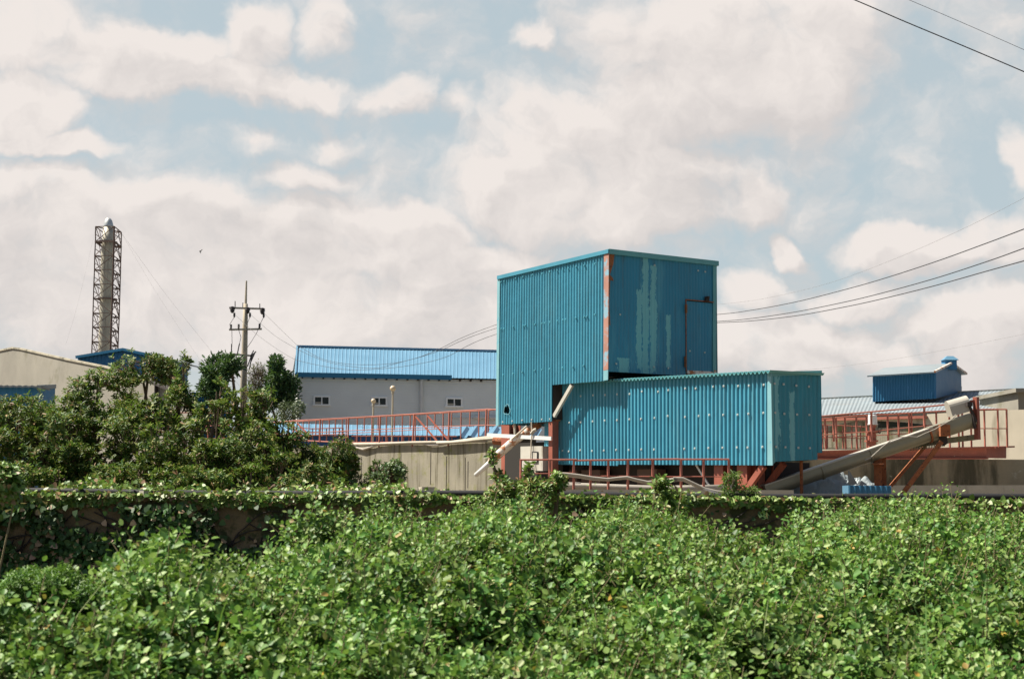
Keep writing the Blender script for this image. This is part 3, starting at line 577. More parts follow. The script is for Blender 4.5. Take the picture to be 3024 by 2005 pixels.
# front railing by the housing
FY = 30.5; ffn = lambda x, y: at(*cF(x, y), FY); fgn = lambda x, y: at(*cG(x, y), FY)
fpost = [(ffn(x, yt), zz(ffn(x, yt), YARD)) for x, yt in ((655, 968), (958, 968), (1200, 968), (1372, 973), (1555, 972), (1757, 970), (2012, 965))]+[(fgn(x, 1078), zz(fgn(x, 1078), YARD)) for x in (95, 378, 605, 858)]
rail_obj('front_railing', zz(ffn(1500, 1280), YARD), 'low rust red pipe railing in front of the long teal housing', 'railing', None, m_redrail,
  [[ffn(645, 968), ffn(1235, 965)], [ffn(1196, 974), ffn(2265, 960), fgn(378, 1078), fgn(862, 1077)]], fpost, [[ffn(800, 1108), ffn(935, 1108)], [ffn(1000, 1100), ffn(1225, 1103)], [ffn(1000, 1130), ffn(2265, 1140), fgn(380, 1250), fgn(858, 1250)]], pr=.019, rr=.019)
# right hand railings
RB = 44.0; hr = lambda x, y: h(x, y, RB); hr2 = lambda x, y: h(x, y, RB-2.2)
rail_obj('platform_railing', zz(hr2(700, 890), 2.9), 'upper red railing crossing behind the silver conveyor, its bars widely spaced', 'railing', None, m_redrail,
  [[hr2(150, 664), hr2(700, 615), hr2(1190, 570), hr2(1660, 520)]], [(hr2(x, y), hr2(x+2, 890)) for x, y in ((350, 662), (700, 615), (1190, 570))], [[hr2(150, 838), hr2(240, 830), hr2(700, 795), hr2(1190, 745), hr2(1400, 725)]], pr=.024, rr=.022)
xs = [(270, 678), (372, 668), (455, 660), (560, 652), (655, 648), (850, 640), (950, 632), (1048, 628), (1070, 626), (1300, 610), (1420, 604), (1505, 602), (1540, 601), (1620, 600), (1745, 590), (1870, 594), (1952, 591)]
rail_obj('platform_railing', zz(hr(1500, 945), 2.9), 'long red railing standing on the red beam beside the pale wall at the right', 'railing', None, m_redrail,
  [[hr(200, 684), hr(560, 652), hr(850, 640), hr(1300, 610), hr(1560, 600), hr(1745, 592), hr(1952, 592)]], [(hr(x, y), hr(x+8, 945 if x > 840 else 960)) for x, y in xs], [[hr(200, 856), hr(700, 835), hr(1300, 800)], [hr(1500, 768), hr(1955, 770)]], pr=.021, rr=.021)
hr3 = lambda x, y: h(x, y, 48)
rail_obj('platform_railing', zz(hr3(450, 950), 2.9), 'rear red railing with thin bars just right of the low teal housing', 'railing', None, m_redrail,
  [[hr3(200, 735), hr3(430, 742), hr3(640, 755)]], [(hr3(x, 742), hr3(x, 955)) for x in (250, 292, 437, 520, 600)], [[hr3(200, 800), hr3(640, 805)], [hr3(200, 846), hr3(640, 862)]], pr=.018, rr=.018)
# red platform beam
mb = MB(); bm = thing('platform_beam', zz(hr(1400, 1045), 2.8), 'long red painted steel beam carrying the platform at the right', 'beam')
q_ = [hr(850, 962), hr(1770, 948), hr(1770, 1043), hr(850, 1048)]; mb.poly([q_[3], q_[2], q_[1], q_[0]], .06, (0, -1, 0)); mb.build('web', m_redrail, bm)
mb = MB(); mb.poly([hr(1772, 1042), h(1950, 1044, RB+1.2), h(1950, 942, RB+1.2), hr(1772, 946)], .06, (0, -1, 0)); mb.build('end_web', m_red, bm)
mb = MB(); mb.beam(hr(140, 985), hr(1775, 944), .5, .05); mb.beam(hr(1775, 944), h(1955, 938, RB+1.2), .5, .05); mb.beam(hr(150, 1050), hr(1770, 1048), .3, .03); mb.build('flange', m_red, bm)
mb = MB(); mb.poly([hr(150, 1052), hr(850, 1046), hr(850, 972), hr(150, 990)], .05, (0, -1, 0)); mb.build('web', m_redrail, bm)
# white capped motor
mc = h(712, 700, 43.0); mo = thing('pump_motor', zz(h(712, 890, 43), 2.9), 'white capped motor on a red base behind the platform railing', 'motor')
mb = MB(); mb.lathe(h(712, 735, 43), [(0, 0), (.145, 0), (.15, .03), (.135, .03), (.13, .27), (.11, .30), (0, .31)], 18); mb.build('cap', m_white, mo, False)
mb = MB(); mb.lathe(h(712, 800, 43), [(.08, 0), (.09, .12), (.12, .20)], 12); mb.box(h(712, 802, 43), .36, .3, .06); mb.build('body', m_red, mo)
mb = MB(); mb.box(h(700, 885, 43), .34, .3, .05); mb.box(h(705, 848, 43), .20, .2, .22); mb.box(h(706, 960, 43), .2, .2, .46); mb.build('base', m_red, mo)
mb = MB(); mb.tube([h(775, 770, 42.8)+Vector((math.cos(t)*.05, 0, math.sin(t)*.14)) for t in np.linspace(0, 6.283, 16)], .012, 6); mb.build('handwheel', m_black, mo)
# ================================================================ CONCRETE WALLS
def wallq(name, pts, th, n, m, label, cat='wall', down=None):
    pts = [Vector(x) for x in pts]
    mb = MB(); mb.poly(pts, th, n); return tag(mb.build(name, m), label, cat)
z0 = YARD
Lw, Rw = pl(PW, -400, 1330), pl(PW, 1640, 1310)
tl, tr = pl(PW, 760, cK_y if 0 else 1320, 0), pl(PW, *cD(2050, 1100))
mb = MB()
a_, b_ = pl(PW, *cD(-1400, 1215)), pl(PW, *cD(2150, 1092))
mb.poly([zz(a_, z0), zz(b_, z0), b_, a_], .5, NL)
cwl = thing('concrete_wall', zz((a_+b_)/2, z0), 'long stained concrete wall with dark vertical streaks left of the teal tower', 'wall'); mb.build('wall', m_conc, cwl)
mb = MB()
for x in (745, 1140, 1440, 1598, 1787, 1815):
    c = pl(PW, *cD(x, 1150), .006); mb.box(zz(c, z0+(c.z-z0)*random.uniform(.4, .7)), .018, .012, (c.z-z0)*random.uniform(.5, 1.0), u=-UL)
mb.build('joint', m_dark, cwl)
mb = MB(); mb.beam(a_+Vector((0, 0, .02))+UR*.22, b_+Vector((0, 0, .0))+UR*.24, .50, .03); mb.build('coping', m_conc, cwl)
# deck behind wall
mb = MB(); bz = min(a_.z, b_.z)-.12; mb.poly([zz(a_+UR*.3, bz), zz(b_+UR*.3+UL*.5, bz), zz(b_+UR*26+UL*.5, bz), zz(a_+UR*26, bz)], bz-YARD-.004, (0, 0, 1)); tag(mb.build('raised_yard', m_concd), kind='structure')
hose = thing('wall_hose', zz(wd(1400, 1140), 2.4), 'bundle of sagging grey and white hoses on the stained concrete wall top', 'hose')
mb = MB(); mb.tube([wd(x, y, .08) for x, y in ((610, 1128), (680, 1160), (760, 1182), (830, 1160), (900, 1135), (1000, 1125), (1200, 1118), (1350, 1120), (1430, 1138), (1520, 1135), (1620, 1115), (1760, 1105), (1900, 1100), (2000, 1098))], .045, 8); mb.build('grey_hose', m_hose, hose, True)
mb = MB(); mb.tube([wd(x, y, .12) for x, y in ((560, 1128), (900, 1126), (1250, 1112), (1500, 1108), (1640, 1108), (1760, 1092), (1880, 1075), (1990, 1062), (2080, 1056), (2150, 1075), (2200, 1100))], .04, 8); mb.tube([wd(x, y, .16) for x, y in ((1500, 1115), (1640, 1112), (1780, 1100), (1900, 1085), (2060, 1072), (2200, 1075))], .035, 8); mb.build('white_hose', m_concl, hose, True)
mb = MB(); mb.tube([pl(PW, *cF(380, 770), .3), pl(PW, *cF(450, 778), .2), pl(PW, *cF(560, 790), 0)], .12, 10); tag(mb.build('rusty_pipe', m_rust), 'short rusty pipe end between the concrete wall and the slanting white pipe', 'pipe')
# dark wall and ledge at the right, pale wall
PD = lambda x, y, Y=45.5: h(x, y, Y)
mb = MB(); p_ = [PD(-1100, 1040), PD(840, 1047), PD(2500, 1058)]
mb.poly([zz(p_[0], z0), zz(p_[2], z0), p_[2], p_[0]], .5, (0, -1, 0)); tag(mb.build('concrete_wall', m_concd), 'dark mossy concrete wall under the red platform beam at the right', 'wall')
mb = MB(); q0, q1 = h(230, 1296, 39.5), h(2500, 1292, 39.5); mb.poly([zz(q0, z0), zz(q1, z0), q1, q0], 5, (0, -1, 0)); tag(mb.build('concrete_ledge', m_concl), 'low pale concrete ledge at the foot of the dark mossy wall', 'ledge')
PC = lambda x, y, Y=52.0: h(x, y, Y)
m_creamr = mat('pale_weathered_render', (.50, .45, .35), .9, var=.15, scale=.6, streak=(.28, .25, .18), sz=(1.2, 1.2, .25), sthr=(.55, .75))
crw = thing('cream_wall', zz(PC(1500, 1000), z0), 'weathered cream rendered wall behind the platform railing, with a dark opening', 'wall')
wl = Vector((-.65, -.76, 0)).normalized(); PCw = vpl(PC(1955, 700), wl); pcw = lambda x, y, o=0: pl(PCw, *cH(x, y), o)
mb = MB(); mb.poly([zz(pcw(-300, 700), z0), zz(pcw(2500, 700), z0), pcw(2500, 583), pcw(1690, 606), pcw(1215, 636), pcw(1215, 668), pcw(240, 690), pcw(-300, 700)], .4, wl); mb.build('wall', m_creamr, crw)
mb = MB(); mb.poly([pcw(760, 862, .01), pcw(1210, 862, .01), pcw(1210, 735, .01), pcw(1000, 712, .01), pcw(760, 700, .01)], .008, wl); mb.build('opening', mat('dark_green_opening', (.012, .02, .012), .8), crw)
mb = MB(); mb.beam(pcw(200, 690, .05), pcw(1215, 664, .05), .3, .10); mb.build('coping', m_redrail, crw)
mb = MB(); mb.poly([pcw(-300, 945, .03), pcw(1180, 945, .03), pcw(1180, 740, .03), pcw(760, 765, .03), pcw(755, 705, .03), pcw(540, 705, .03), pcw(240, 770, .03), pcw(-300, 780, .03)], .02, wl); mb.build('stained_base', m_conc, crw)
# concrete curb under the front railing, grey pipe, hoses
mb = MB(); mb.beam(ffn(1090, 1310)+Vector((0, .1, -.03)), fgn(1500, 1440)+Vector((0, .1, .0)), .5, .22); tag(mb.build('concrete_curb', m_concl), 'pale concrete curb under the low front railing', 'curb')
gp = lambda x, y: at(*cF(x, y), 31.2)
mb = MB(); mb.tube([gp(1040, 1250), gp(1120, 1238), gp(1300, 1240), gp(1900, 1262), at(*cG(230, 1375), 31.2), at(*cG(900, 1362), 31.0)], .075, 10); mb.tube([gp(1045, 1240), gp(1120, 1222), gp(1270, 1222)], .05, 8); tag(mb.build('ground_pipe', m_hose, smooth=True), 'grey pipe lying behind the curb below the long teal housing', 'pipe')
mb = MB(); F2 = lambda x, y, o=0: at(*cF(x, y), 30.35+o); G2 = lambda x, y, o=0: at(*cG(x, y), 30.35+o)
for dy, o in ((0, 0), (18, .03)):
    mb.tube([F2(960, 1135+dy, o), F2(1010, 1112+dy, o), F2(1100, 1108+dy, o), F2(1250, 1125+dy, o), F2(1400, 1150+dy, o), F2(1550, 1165+dy*.6, o), F2(1660, 1152+dy*.6, o), F2(1750, 1145+dy*.6, o), F2(1850, 1172+dy*.6, o), F2(1960, 1195+dy*.6, o), F2(2100, 1180+dy*.6, o), F2(2265, 1160+dy, o), G2(300, 1268+dy, o), G2(400, 1268+dy, o), G2(500, 1315+dy, o), G2(620, 1372+dy, o), G2(740, 1400+dy, o), G2(900, 1418+dy, o)], .026, 7)
tag(mb.build('loose_hose', m_hose, smooth=True), 'pair of grey hoses draped along the low front railing', 'hose')
mb = MB(); mb.poly([G2(600, 1375, -.1), G2(640, 1372, -.1), G2(850, 1448, -.1), G2(780, 1452, -.1)], .03, (0, -1, .3)); tag(mb.build('white_board', m_white), 'white board slanting down over the curb at the end of the front railing', 'board')
# concrete block by the shrubs
mb = MB(); c = at(1262, 1440, 24); mb.box(zz(c, YARD+.09), .24, .2, .22, rz=.35); tag(mb.build('concrete_block', m_concl), 'small concrete block on the ground before the stained wall', 'block')
# blue box, tarps, shard
bb = thing('sheet_metal_box', zz(h(650, 1340, 30.5), YARD), 'low bright blue corrugated box standing below the silver conveyor', 'box')
mb = MB(); X0, X1 = cM(1600, 0)[0], cM(2095, 0)[0]; bp0, bp1 = at(X0, cM(0, 405)[1], 30.3), at(X1, cM(0, 412)[1], 30.3)
mb.corr(zz(bp0, z0), zz(bp1, z0), bp0, bp1, (0, -1, 0), .11, .015); mb.build('front', m_blue2, bb)
bq = at(cM(1532, 0)[0], cM(0, 410)[1], 30.9); mb = MB(); mb.corr(zz(bq, z0), zz(bp0, z0), bq, bp0, (-1, -.3, 0), .11, .015); mb.build('side', m_sky, bb)
mb = MB(); mb.poly([bp0-Vector((0, 0, .02)), bp1-Vector((0, 0, .02)), bp1+Vector((0, .7, -.02)), bq-Vector((0, 0, .02))]); mb.poly([zz(bp1, z0), zz(bp1, z0)+Vector((0, .7, 0)), bp1+Vector((0, .7, 0)), bp1]); mb.build('lid', m_blue2, bb)
mb = MB(); mb.poly([at(*cM(x, y), 32) for x, y in ((1600, 400), (1700, 392), (1655, 320), (1595, 232), (1590, 300))], .05, (-.6, -1, 0)); tag(mb.build('metal_shard', mat('dull_grey_sheet', (.2, .2, .18), .6)), 'pointed dull grey metal shard sticking up behind the blue box', 'scrap metal')
def heap(name, c, rx, ry, hz, m, label, seed, amp=.25, sharp=5):
    vs = []; fs = []; n = 64
    for i in range(n):
        for j in range(n):
            u_, v_ = i/(n-1)*2-1, j/(n-1)*2-1; r2 = u_*u_+v_*v_
            q_ = Vector((u_*3.1+seed, v_*3.1, seed)); nz = mnoise.noise(q_)*.5+abs(mnoise.noise(q_*2.3))*.6+mnoise.noise(q_*sharp)*.10
            z = max(0, 1-r2)**.6*hz*(.75+amp*2*nz)
            vs.append((c[0]+u_*rx+mnoise.noise(q_*1.3)*.15, c[1]+v_*ry, YARD-.02+z))
    for i in range(n-1):
        for j in range(n-1): fs.append((i*n+j, (i+1)*n+j, (i+1)*n+j+1, i*n+j+1))
    mb = MB(); mb.add(vs, fs); return tag(mb.build(name, m), label, 'sheeting')
hp = at(*cM(1150, 450), 34.3); heap('plastic_heap', hp, 1.9, .9, .78, m_tarp, 'crumpled white plastic sheeting heaped under the silver conveyor', 3.3, .35)
hp = at(*cM(780, 470), 34.6); heap('plastic_heap', hp, .8, .6, .42, m_tarp, 'small crumpled plastic pile beside the housing columns', 8.1, .35)
# ================================================================ WAREHOUSE
wh = thing('warehouse', zz(at(*cD(900, 900), 100), YARD), 'grey sided warehouse with a light blue metal roof and three windows', 'warehouse')
WU = Vector((1, .18, 0)).normalized(); WN = Vector((.18, -1, 0)).normalized(); PWh = vpl(at(*cD(100, 700), 100), WN); q = lambda x, y, o=0: pl(PWh, *cD(x, y), o)
x0, x1 = 112, 2700
bt0, bt1, tp0, tp1 = zz(q(x0, 900), YARD), zz(q(x1, 900), YARD), q(x0, 448), q(x1, 500); tp1 = zz(tp1, tp0.z-.05)
mb = MB(); nb = 42
for i in range(nb):
    za, zb_ = YARD+(tp0.z-YARD)*i/nb, YARD+(tp0.z-YARD)*(i+1)/nb
    a_, b_ = zz(bt0, za)+WN*.045, zz(bt1, za)+WN*.045; c_, d_ = zz(bt1, zb_), zz(bt0, zb_)
    mb.add([a_, b_, c_, d_], [(0, 1, 2, 3)]); mb.add([zz(bt0, za), zz(bt1, za), b_, a_], [(0, 1, 2, 3)])
mb.build('wall', m_siding, wh)
BK = -WN*14
mb = MB(); mb.poly([bt0, bt0+BK, tp0+BK, tp0+BK/2+Vector((0, 0, 2.7)), tp0]); mb.poly([bt1, tp1, tp1+BK/2+Vector((0, 0, 2.7)), tp1+BK, bt1+BK]); mb.poly([bt0+BK, bt1+BK, tp1+BK, tp0+BK]); mb.build('gable', m_siding, wh)
PRg = vpl(PWh[0]-WN*7, WN); rq = lambda x, y: pl(PRg, *cD(x, y))
eL, eR, rL, rR = q(76, 432, .4), q(2700, 482, .4), rq(93, 150), rq(2700, 212)
mb = MB(); mb.corr(eL, eR, rL, rR, (WN+Vector((0, 0, 2))).normalized(), .27, .018, 'rib', 0, sub=12); mb.build('roof', m_sky, wh)
mb = MB(); mb.poly([rL, rR, zz(eR, eR.z)+BK-WN*.8, zz(eL, eL.z)+BK-WN*.8]); mb.build('roof', m_sky, wh)
mb = MB(); mb.beam(rL+Vector((0, 0, .04)), rR+Vector((0, 0, .04)), .35, .14); mb.beam(eL+Vector((0, 0, .03)), rL+Vector((0, 0, .03)), .12, .12); mb.build('ridge_cap', m_sky, wh)
mb = MB(); mb.beam(q(76, 430, .5), q(1650, 460, .5), .12, .32); mb.build('fascia', m_skyd, wh)
for i in range(18):
    x = 145+i*106
    if x < 2100: mb = MB(); mb.beam(q(x, 450+i*1.9, .2), q(x, 468+i*1.9, .2), .12, .3, WN); mb.build('eave_bracket', m_dark, wh)
for (xa, ya, xb, yb) in ((258, 640, 425, 745), (838, 650, 1000, 750), (1592, 660, 1757, 760)):
    P0, P1 = q(xa, ya, .06), q(xb, yb, .06); ctr = (P0+P1)/2; W_ = (P1-P0).dot(WU); H_ = P0.z-P1.z
    mb = MB(); fw = .11
    mb.box(zz(ctr, P0.z-fw/2), W_, .12, fw, u=WU); mb.box(zz(ctr, P1.z+fw/2), W_+.12, .2, fw, u=WU)
    for s_ in (-1, 0, 1): mb.box(zz(ctr+WU*(s_*(W_/2-fw/2)), ctr.z), fw if s_ else .07, .115, H_-2*fw-.002, u=WU)
    wnd = mb.build('window', mat('bright_window_frame', (.88, .89, .87), .5, var=.05), wh)
    for s_ in (-1, 1):
        mb = MB(); mb.box(ctr+WU*(s_*W_/4)-WN*.0, W_/2-.09, .05, H_-2*fw, u=WU); mb.build('pane', m_glass, wnd)
    mb = MB(); mb.box(zz(ctr-WU*W_*.18, P1.z+fw+.09)+WN*.03, W_*.5, .02, .13, u=WU); mb.build('inner_sill', m_concl, wnd)
for x, r_ in ((118, .17), (1345, .12)):
    mb = MB(); mb.tube([zz(q(x, 900, .2), YARD), q(x, 455, .2), ], r_, 8); mb.build('downpipe', m_white, wh)
mb = MB(); mb.tube([q(1870, 862, .3), q(2400, 872, .3)], .12, 8); mb.tube([q(1650, 862, .2), q(1868, 866, .2)], .05, 6); mb.build('service_pipe', m_white, wh)
# low blue building
PB = vpl(at(*cD(700, 1000), 82), Vector((.05, -1, 0)).normalized()); lb = thing('low_blue_building', zz(at(*cD(900, 1100), 82), YARD), 'long low building with light blue roof and dark blue wall before the grey warehouse', 'building')
bq_ = lambda x, y, o=0: pl(PB, *cD(x, y), o); PBr = vpl(PB[0]+Vector((0, 5, 0)), PB[1]); br_ = lambda x, y: pl(PBr, *cD(x, y))
mb = MB(); mb.corr(bq_(-150, 1028), bq_(2300, 1046), br_(-150, 918), br_(2300, 958), (0, -.4, 1), .27, .016, 'rib', 0, sub=10); mb.build('roof', m_sky, lb)
mb = MB(); mb.poly([zz(bq_(-140, 1040, -.3), YARD), zz(bq_(2290, 1040, -.3), YARD), bq_(2290, 1046, -.3), bq_(-140, 1028, -.3)], 4.5, PB[1]); mb.build('wall', mat('navy_wall_sheet', (.015, .07, .2), .6), lb)
# near small corrugated roof just left of the tower
nr = thing('corrugated_shed', zz(at(*cD(2000, 1060), 60), YARD), 'light blue corrugated lean-to roof beside the lower left of the teal tower', 'shed')
nq = lambda x, y, Y: at(*cD(x, y), Y)
mb = MB(); mb.corr(nq(1700, 1060, 58), nq(2500, 1060, 58), nq(1765, 962, 62), nq(2560, 962, 62), (0, -.5, 1), .42, .07, 'trap', 0); mb.build('roof', m_sky, nr)
mb = MB(); mb.poly([zz(nq(1720, 1062, 58.3), YARD), zz(nq(2500, 1062, 58.3), YARD), nq(2500, 1066, 58.3), nq(1720, 1066, 58.3)], 3.5, (0, -1, 0)); mb.build('wall', m_dark, nr)
# globe lamps
def lamp(x, y, r, Y, label):
    c = at(*cD(x, y), Y); R = r/3.409/FPX*Y; L = thing('globe_lamp', zz(c, YARD), label, 'lamp post', 'globe lamps before the warehouse')
    mb = MB(); mb.tube([zz(c, YARD), zz(c, c.z-R-.08)], .045, 8); mb.tube([zz(c, c.z-R-.1), zz(c, c.z-R+.03)], .07, 10); mb.build('pole', m_pole, L)
    mb = MB(); mb.lathe(c, [(R*math.sin(t), -R*math.cos(t)) for t in np.linspace(.02, math.pi-.001, 14)], 20); mb.build('globe', m_globe, L, True)
    mb = MB(); mb.tube([zz(c, c.z-R-2.6)+Vector((-.2, 0, 0)), zz(c, c.z-R-2.6)+Vector((.2, 0, 0))], .03, 6); mb.tube([zz(c, c.z-R-2.9), zz(c, c.z-R-2.55)], .10, 8); mb.build('clamp', m_pole, L)
lamp(862, 695, 25, 72, 'shorter globe lamp in front of the middle warehouse window'); lamp(1057, 570, 30, 70, 'taller globe lamp standing right of the middle warehouse window')
# ================================================================ LEFT BUILDINGS
PCb = vpl(at(*cA(900, 500), 66), NL); ca = lambda x, y, o=0: pl(PCb, *cA(x, y), o)
cb_ = thing('cream_building', zz(ca(900, 900), YARD), 'cream rendered gable building with a weathered top edge behind the shrubs', 'building')
outl = [(-900, 450), (-500, 360), (0, 265), (120, 240), (200, 250), (620, 345), (1000, 420), (1240, 490), (1430, 553), (1610, 632), (1810, 700)]
mb = MB(); mb.poly([zz(ca(-900, 900), YARD), zz(ca(1810, 900), YARD)]+[ca(*o) for o in outl[::-1]], 9, (.27, -.96, 0)); mb.build('wall', m_cream, cb_)
mb = MB()
for i in range(len(outl)-3):
    mb.beam(ca(*outl[i], .0)-Vector((0, 0, .01)), ca(*outl[i+1], .0)-Vector((0, 0, .01)), .12, .09)
mb.build('coping', m_creamtop, cb_)
mb = MB(); mb.beam(ca(1420, 552, .15), ca(1625, 636, .15), .5, .09); mb.build('eave', m_dark, cb_)
for x, y0_, y1_ in ((1447, 590, 1000), (1572, 640, 760)):
    mb = MB(); mb.beam(ca(x, y0_, .1), ca(x-4, y1_, .1), .12); mb.build('downpipe', m_dark, cb_)
mb = MB(); mb.poly([ca(1545, 960, .03), ca(1590, 960, .03), ca(1590, 800, .03), ca(1545, 800, .03)], .05, NL); mb.build('door', m_dark, cb_)
# blue shed behind
sh = thing('blue_shed', zz(at(*cA(1100, 600), 92), YARD), 'dark blue corrugated gabled shed under the tall lattice chimney', 'shed')
PS = vpl(at(*cA(1140, 400), 92), Vector((-.3, -1, 0)).normalized()); sa = lambda x, y, o=0: pl(PS, *cA(x, y), o); nS = PS[1]
mb = MB(); mb.corr(zz(sa(720, 600), YARD), zz(sa(1140, 600), YARD), sa(720, 330), sa(1140, 262), nS, .3, .03, 'trap'); mb.corr(zz(sa(1140, 600), YARD), zz(sa(1555, 600), YARD), sa(1140, 262), sa(1555, 352), nS, .3, .03, 'trap'); mb.build('wall', m_blue, sh)
mb = MB(); far_ = lambda x, y: at(*cA(x, y), 100); mb.corr(zz(sa(1555, 600), YARD), zz(far_(1740, 600), YARD), sa(1555, 352), far_(1740, 440), (.8, -.6, 0), .3, .03, 'trap'); mb.build('side_wall', m_blue, sh)
mb = MB(); bk = Vector((1.2, 9, 0)); A_, B_, C_ = sa(703, 328, .25), sa(1140, 256, .25), sa(1572, 348, .25)
mb.poly([A_, B_, B_+bk, A_+bk], .04, (0, 0, 1)); mb.poly([B_, C_, C_+bk, B_+bk], .04, (0, 0, 1)); mb.build('roof', m_greyroof, sh)
mb = MB(); mb.beam(A_, B_, .12, .17); mb.beam(B_, C_, .12, .17); mb.beam(C_, far_(1758, 438), .12, .18); mb.build('fascia', m_skyd, sh)
mb = MB(); wq = lambda x, y: pl(vpl(sa(1555, 500)+Vector((.05, -.1, 0)), Vector((.35, -.93, 0))), *cA(x, y)); mb.poly([wq(1550, 600), wq(1582, 600), wq(1582, 535), wq(1550, 530)], .08, (.35, -.93, 0)); mb.build('window', m_white, sh)
# second low blue roof further right
mb = MB(); mb.poly([far_(1790, 648), far_(2130, 735), far_(2130, 800), far_(1790, 720)], .3, (0, -1, 0)); mb.poly([zz(far_(1790, 700), YARD), zz(far_(2130, 780), YARD), far_(2130, 795), far_(1790, 715)], .2, (0, -1, 0)); tag(mb.build('blue_annex', m_blue), 'low blue annex roof between the cream building and the dark pine', 'shed')
# blue lean-to on the far left
PLn = vpl(at(*cA(200, 650), 55), Vector((-.15, -1, 0)).normalized()); la = lambda x, y, o=0: pl(PLn, *cA(x, y), o)
lt = thing('blue_lean_to', zz(la(200, 800), YARD), 'dark blue lean-to with a pale wavy roof edge at the far left', 'shed')
mb = MB(); mb.corr(zz(la(-700, 700), YARD), zz(la(350, 700), YARD), la(-700, 600), la(350, 608), PLn[1], .25, .02); mb.corr(zz(la(350, 700, 0), YARD), zz(at(*cA(512, 700), 58), YARD), la(350, 608), at(*cA(512, 604), 58), (.5, -.8, 0), .25, .02); mb.build('wall', m_blue, lt)
mb = MB(); N = 60; fa0, fa1 = la(-700, 583, .3), la(350, 592, .3)
for i in range(N):
    P0 = fa0.lerp(fa1, i/N)+Vector((0, 0, .018*math.sin(i*1.9))); P1 = fa0.lerp(fa1, (i+1)/N)+Vector((0, 0, .018*math.sin((i+1)*1.9)))
    mb.add([P0, P1, P1+Vector((0, 1.6, -.05)), P0+Vector((0, 1.6, -.05))], [(0, 1, 2, 3)]); mb.add([P0-Vector((0, 0, .07)), P1-Vector((0, 0, .07)), P1, P0], [(0, 1, 2, 3)])
mb.beam(la(350, 606, .3), at(*cA(514, 598), 58), .06, .16); mb.build('roof', m_greyroof, lt)
# ================================================================ CHIMNEY
CHY = 110.; ch = thing('lattice_chimney', zz(at(*cB(345, 1300), CHY), YARD), 'tall grey flue chimney with domed top inside a dark steel lattice tower', 'chimney')
b_ = lambda x, y, Y=CHY: at(*cB(x, y), Y)
Lv = [(155, 258, 430, 497), (293, 257, 429, 495), (425, 250, 424, 491), (555, 248, 421, 488), (688, 242, 417, 484), (820, 238, 413, 480), (955, 234, 409, 477), (1085, 231, 402, 470), (1220, 226, 398, 466), (1340, 222, 395, 463)]
legs = {k: [] for k in 'ABCD'}
for (y, xa, xb, xc) in Lv:
    legs['A'].append(b_(xa, y, CHY)); legs['B'].append(b_(xb, y-2, CHY-.55)); legs['C'].append(b_(xc, y+54-((y-155)*.01), CHY+1.5)); legs['D'].append(legs['A'][-1]+(legs['C'][-1]-legs['B'][-1]))
# extend down to ground
for k in 'ABCD':
    d = legs[k][-1]-legs[k][0]; n_ = 3
    for i in range(n_):
        legs[k].append(legs[k][-1]+d/9)
    last = legs[k][-1]
    legs[k][-1] = Vector((last.x, last.y, YARD)) if last.z > YARD else last
for k in 'ABCD': MB().tube(legs[k], .07 if k == 'B' else .045, 6).build('leg', m_lattice, ch)
mb = MB(); ds = MB(); nlv = len(legs['A'])
for i in range(nlv-1):
    for (p1, p2) in (('A', 'B'), ('B', 'C'), ('C', 'D'), ('D', 'A')):
        mb.beam(legs[p1][i], legs[p2][i], .055 if i != 1 else .11)
        if i % 2 == 0: ds.beam(legs[p2][i], legs[p1][i+1], .042)
        else: ds.beam(legs[p1][i], legs[p2][i+1], .042)
        if p1 in 'BD': 
            ds.beam((legs[p1][i]+legs[p2][i])/2, (legs[p1][i+1]), .035); ds.beam(legs[p1][i].lerp(legs[p1][i+1], .5), legs[p2][i].lerp(legs[p2][i+1], .5), .035)
    mb.beam(legs['A'][i], legs['C'][i], .07)
    ds.beam(legs['B'][i].lerp(legs['C'][i], .5), legs['C'][i+1], .05)
mb.build('horizontal_bars', m_lattice, ch); ds.build('diagonal_bars', m_lattice, ch)
fx = lambda x, y: b_(x, y, CHY+.7)
flp = [(377, 165, 46), (370, 300, 54), (366, 400, 57), (362, 600, 57), (358, 800, 56), (352, 1000, 58), (347, 1200, 61), (345, 1320, 62)]
pts = [fx(x, y) for x, y, r_ in flp]; rs = [r_/3.136/FPX*CHY for _, _, r_ in flp]; pts.append(zz(pts[-1], YARD)); rs.append(rs[-1])
MB().tube(pts, rs, 20).build('flue', m_chim, ch, True)
dm = [(377, 167, 46), (377, 150, 46.5), (377.5, 125, 42), (378, 100, 34), (379, 83, 22), (379, 74, 6)]
MB().tube([fx(x, y) for x, y, r_ in dm], [r_/3.136/FPX*CHY for _, _, r_ in dm], 20).build('dome', mat('bright_dome_steel', (.55, .56, .53), .35, .5, var=.1), ch, True)
mb = MB()
for i in (1, 5): c = fx(365, Lv[i][0]+8); mb.lathe(c, [(.6, -.05), (.78, -.05), (.78, .05), (.6, .05)], 18)
mb.build('collar', m_lattice, ch)
def wire(name, pts, r, label, m=m_wire, cat='cable', group=None):
    # smooth the control points
    P_ = [Vector(x) for x in pts]; out = []
    for i in range(len(P_)-1):
        p0, p1, p2, p3 = P_[max(0, i-1)], P_[i], P_[i+1], P_[min(len(P_)-1, i+2)]
        for k in range(10):
            t = k/10; out.append(.5*((2*p1)+(p2-p0)*t+(2*p0-5*p1+4*p2-p3)*t*t+(3*p1-p0-3*p2+p3)*t**3))
    out.append(P_[-1]); mb = MB(); mb.tube(out, r, 5); return tag(mb.build(name, m), label, cat, group)
wire('guy_wire', [b_(497, 215, 111), b_(870, 730, 110), b_(1130, 1060, 109), b_(1600, 1640, 108)], .005, 'thin guy wire slanting from the chimney top down towards the pole', m_wirep, 'guy wire')
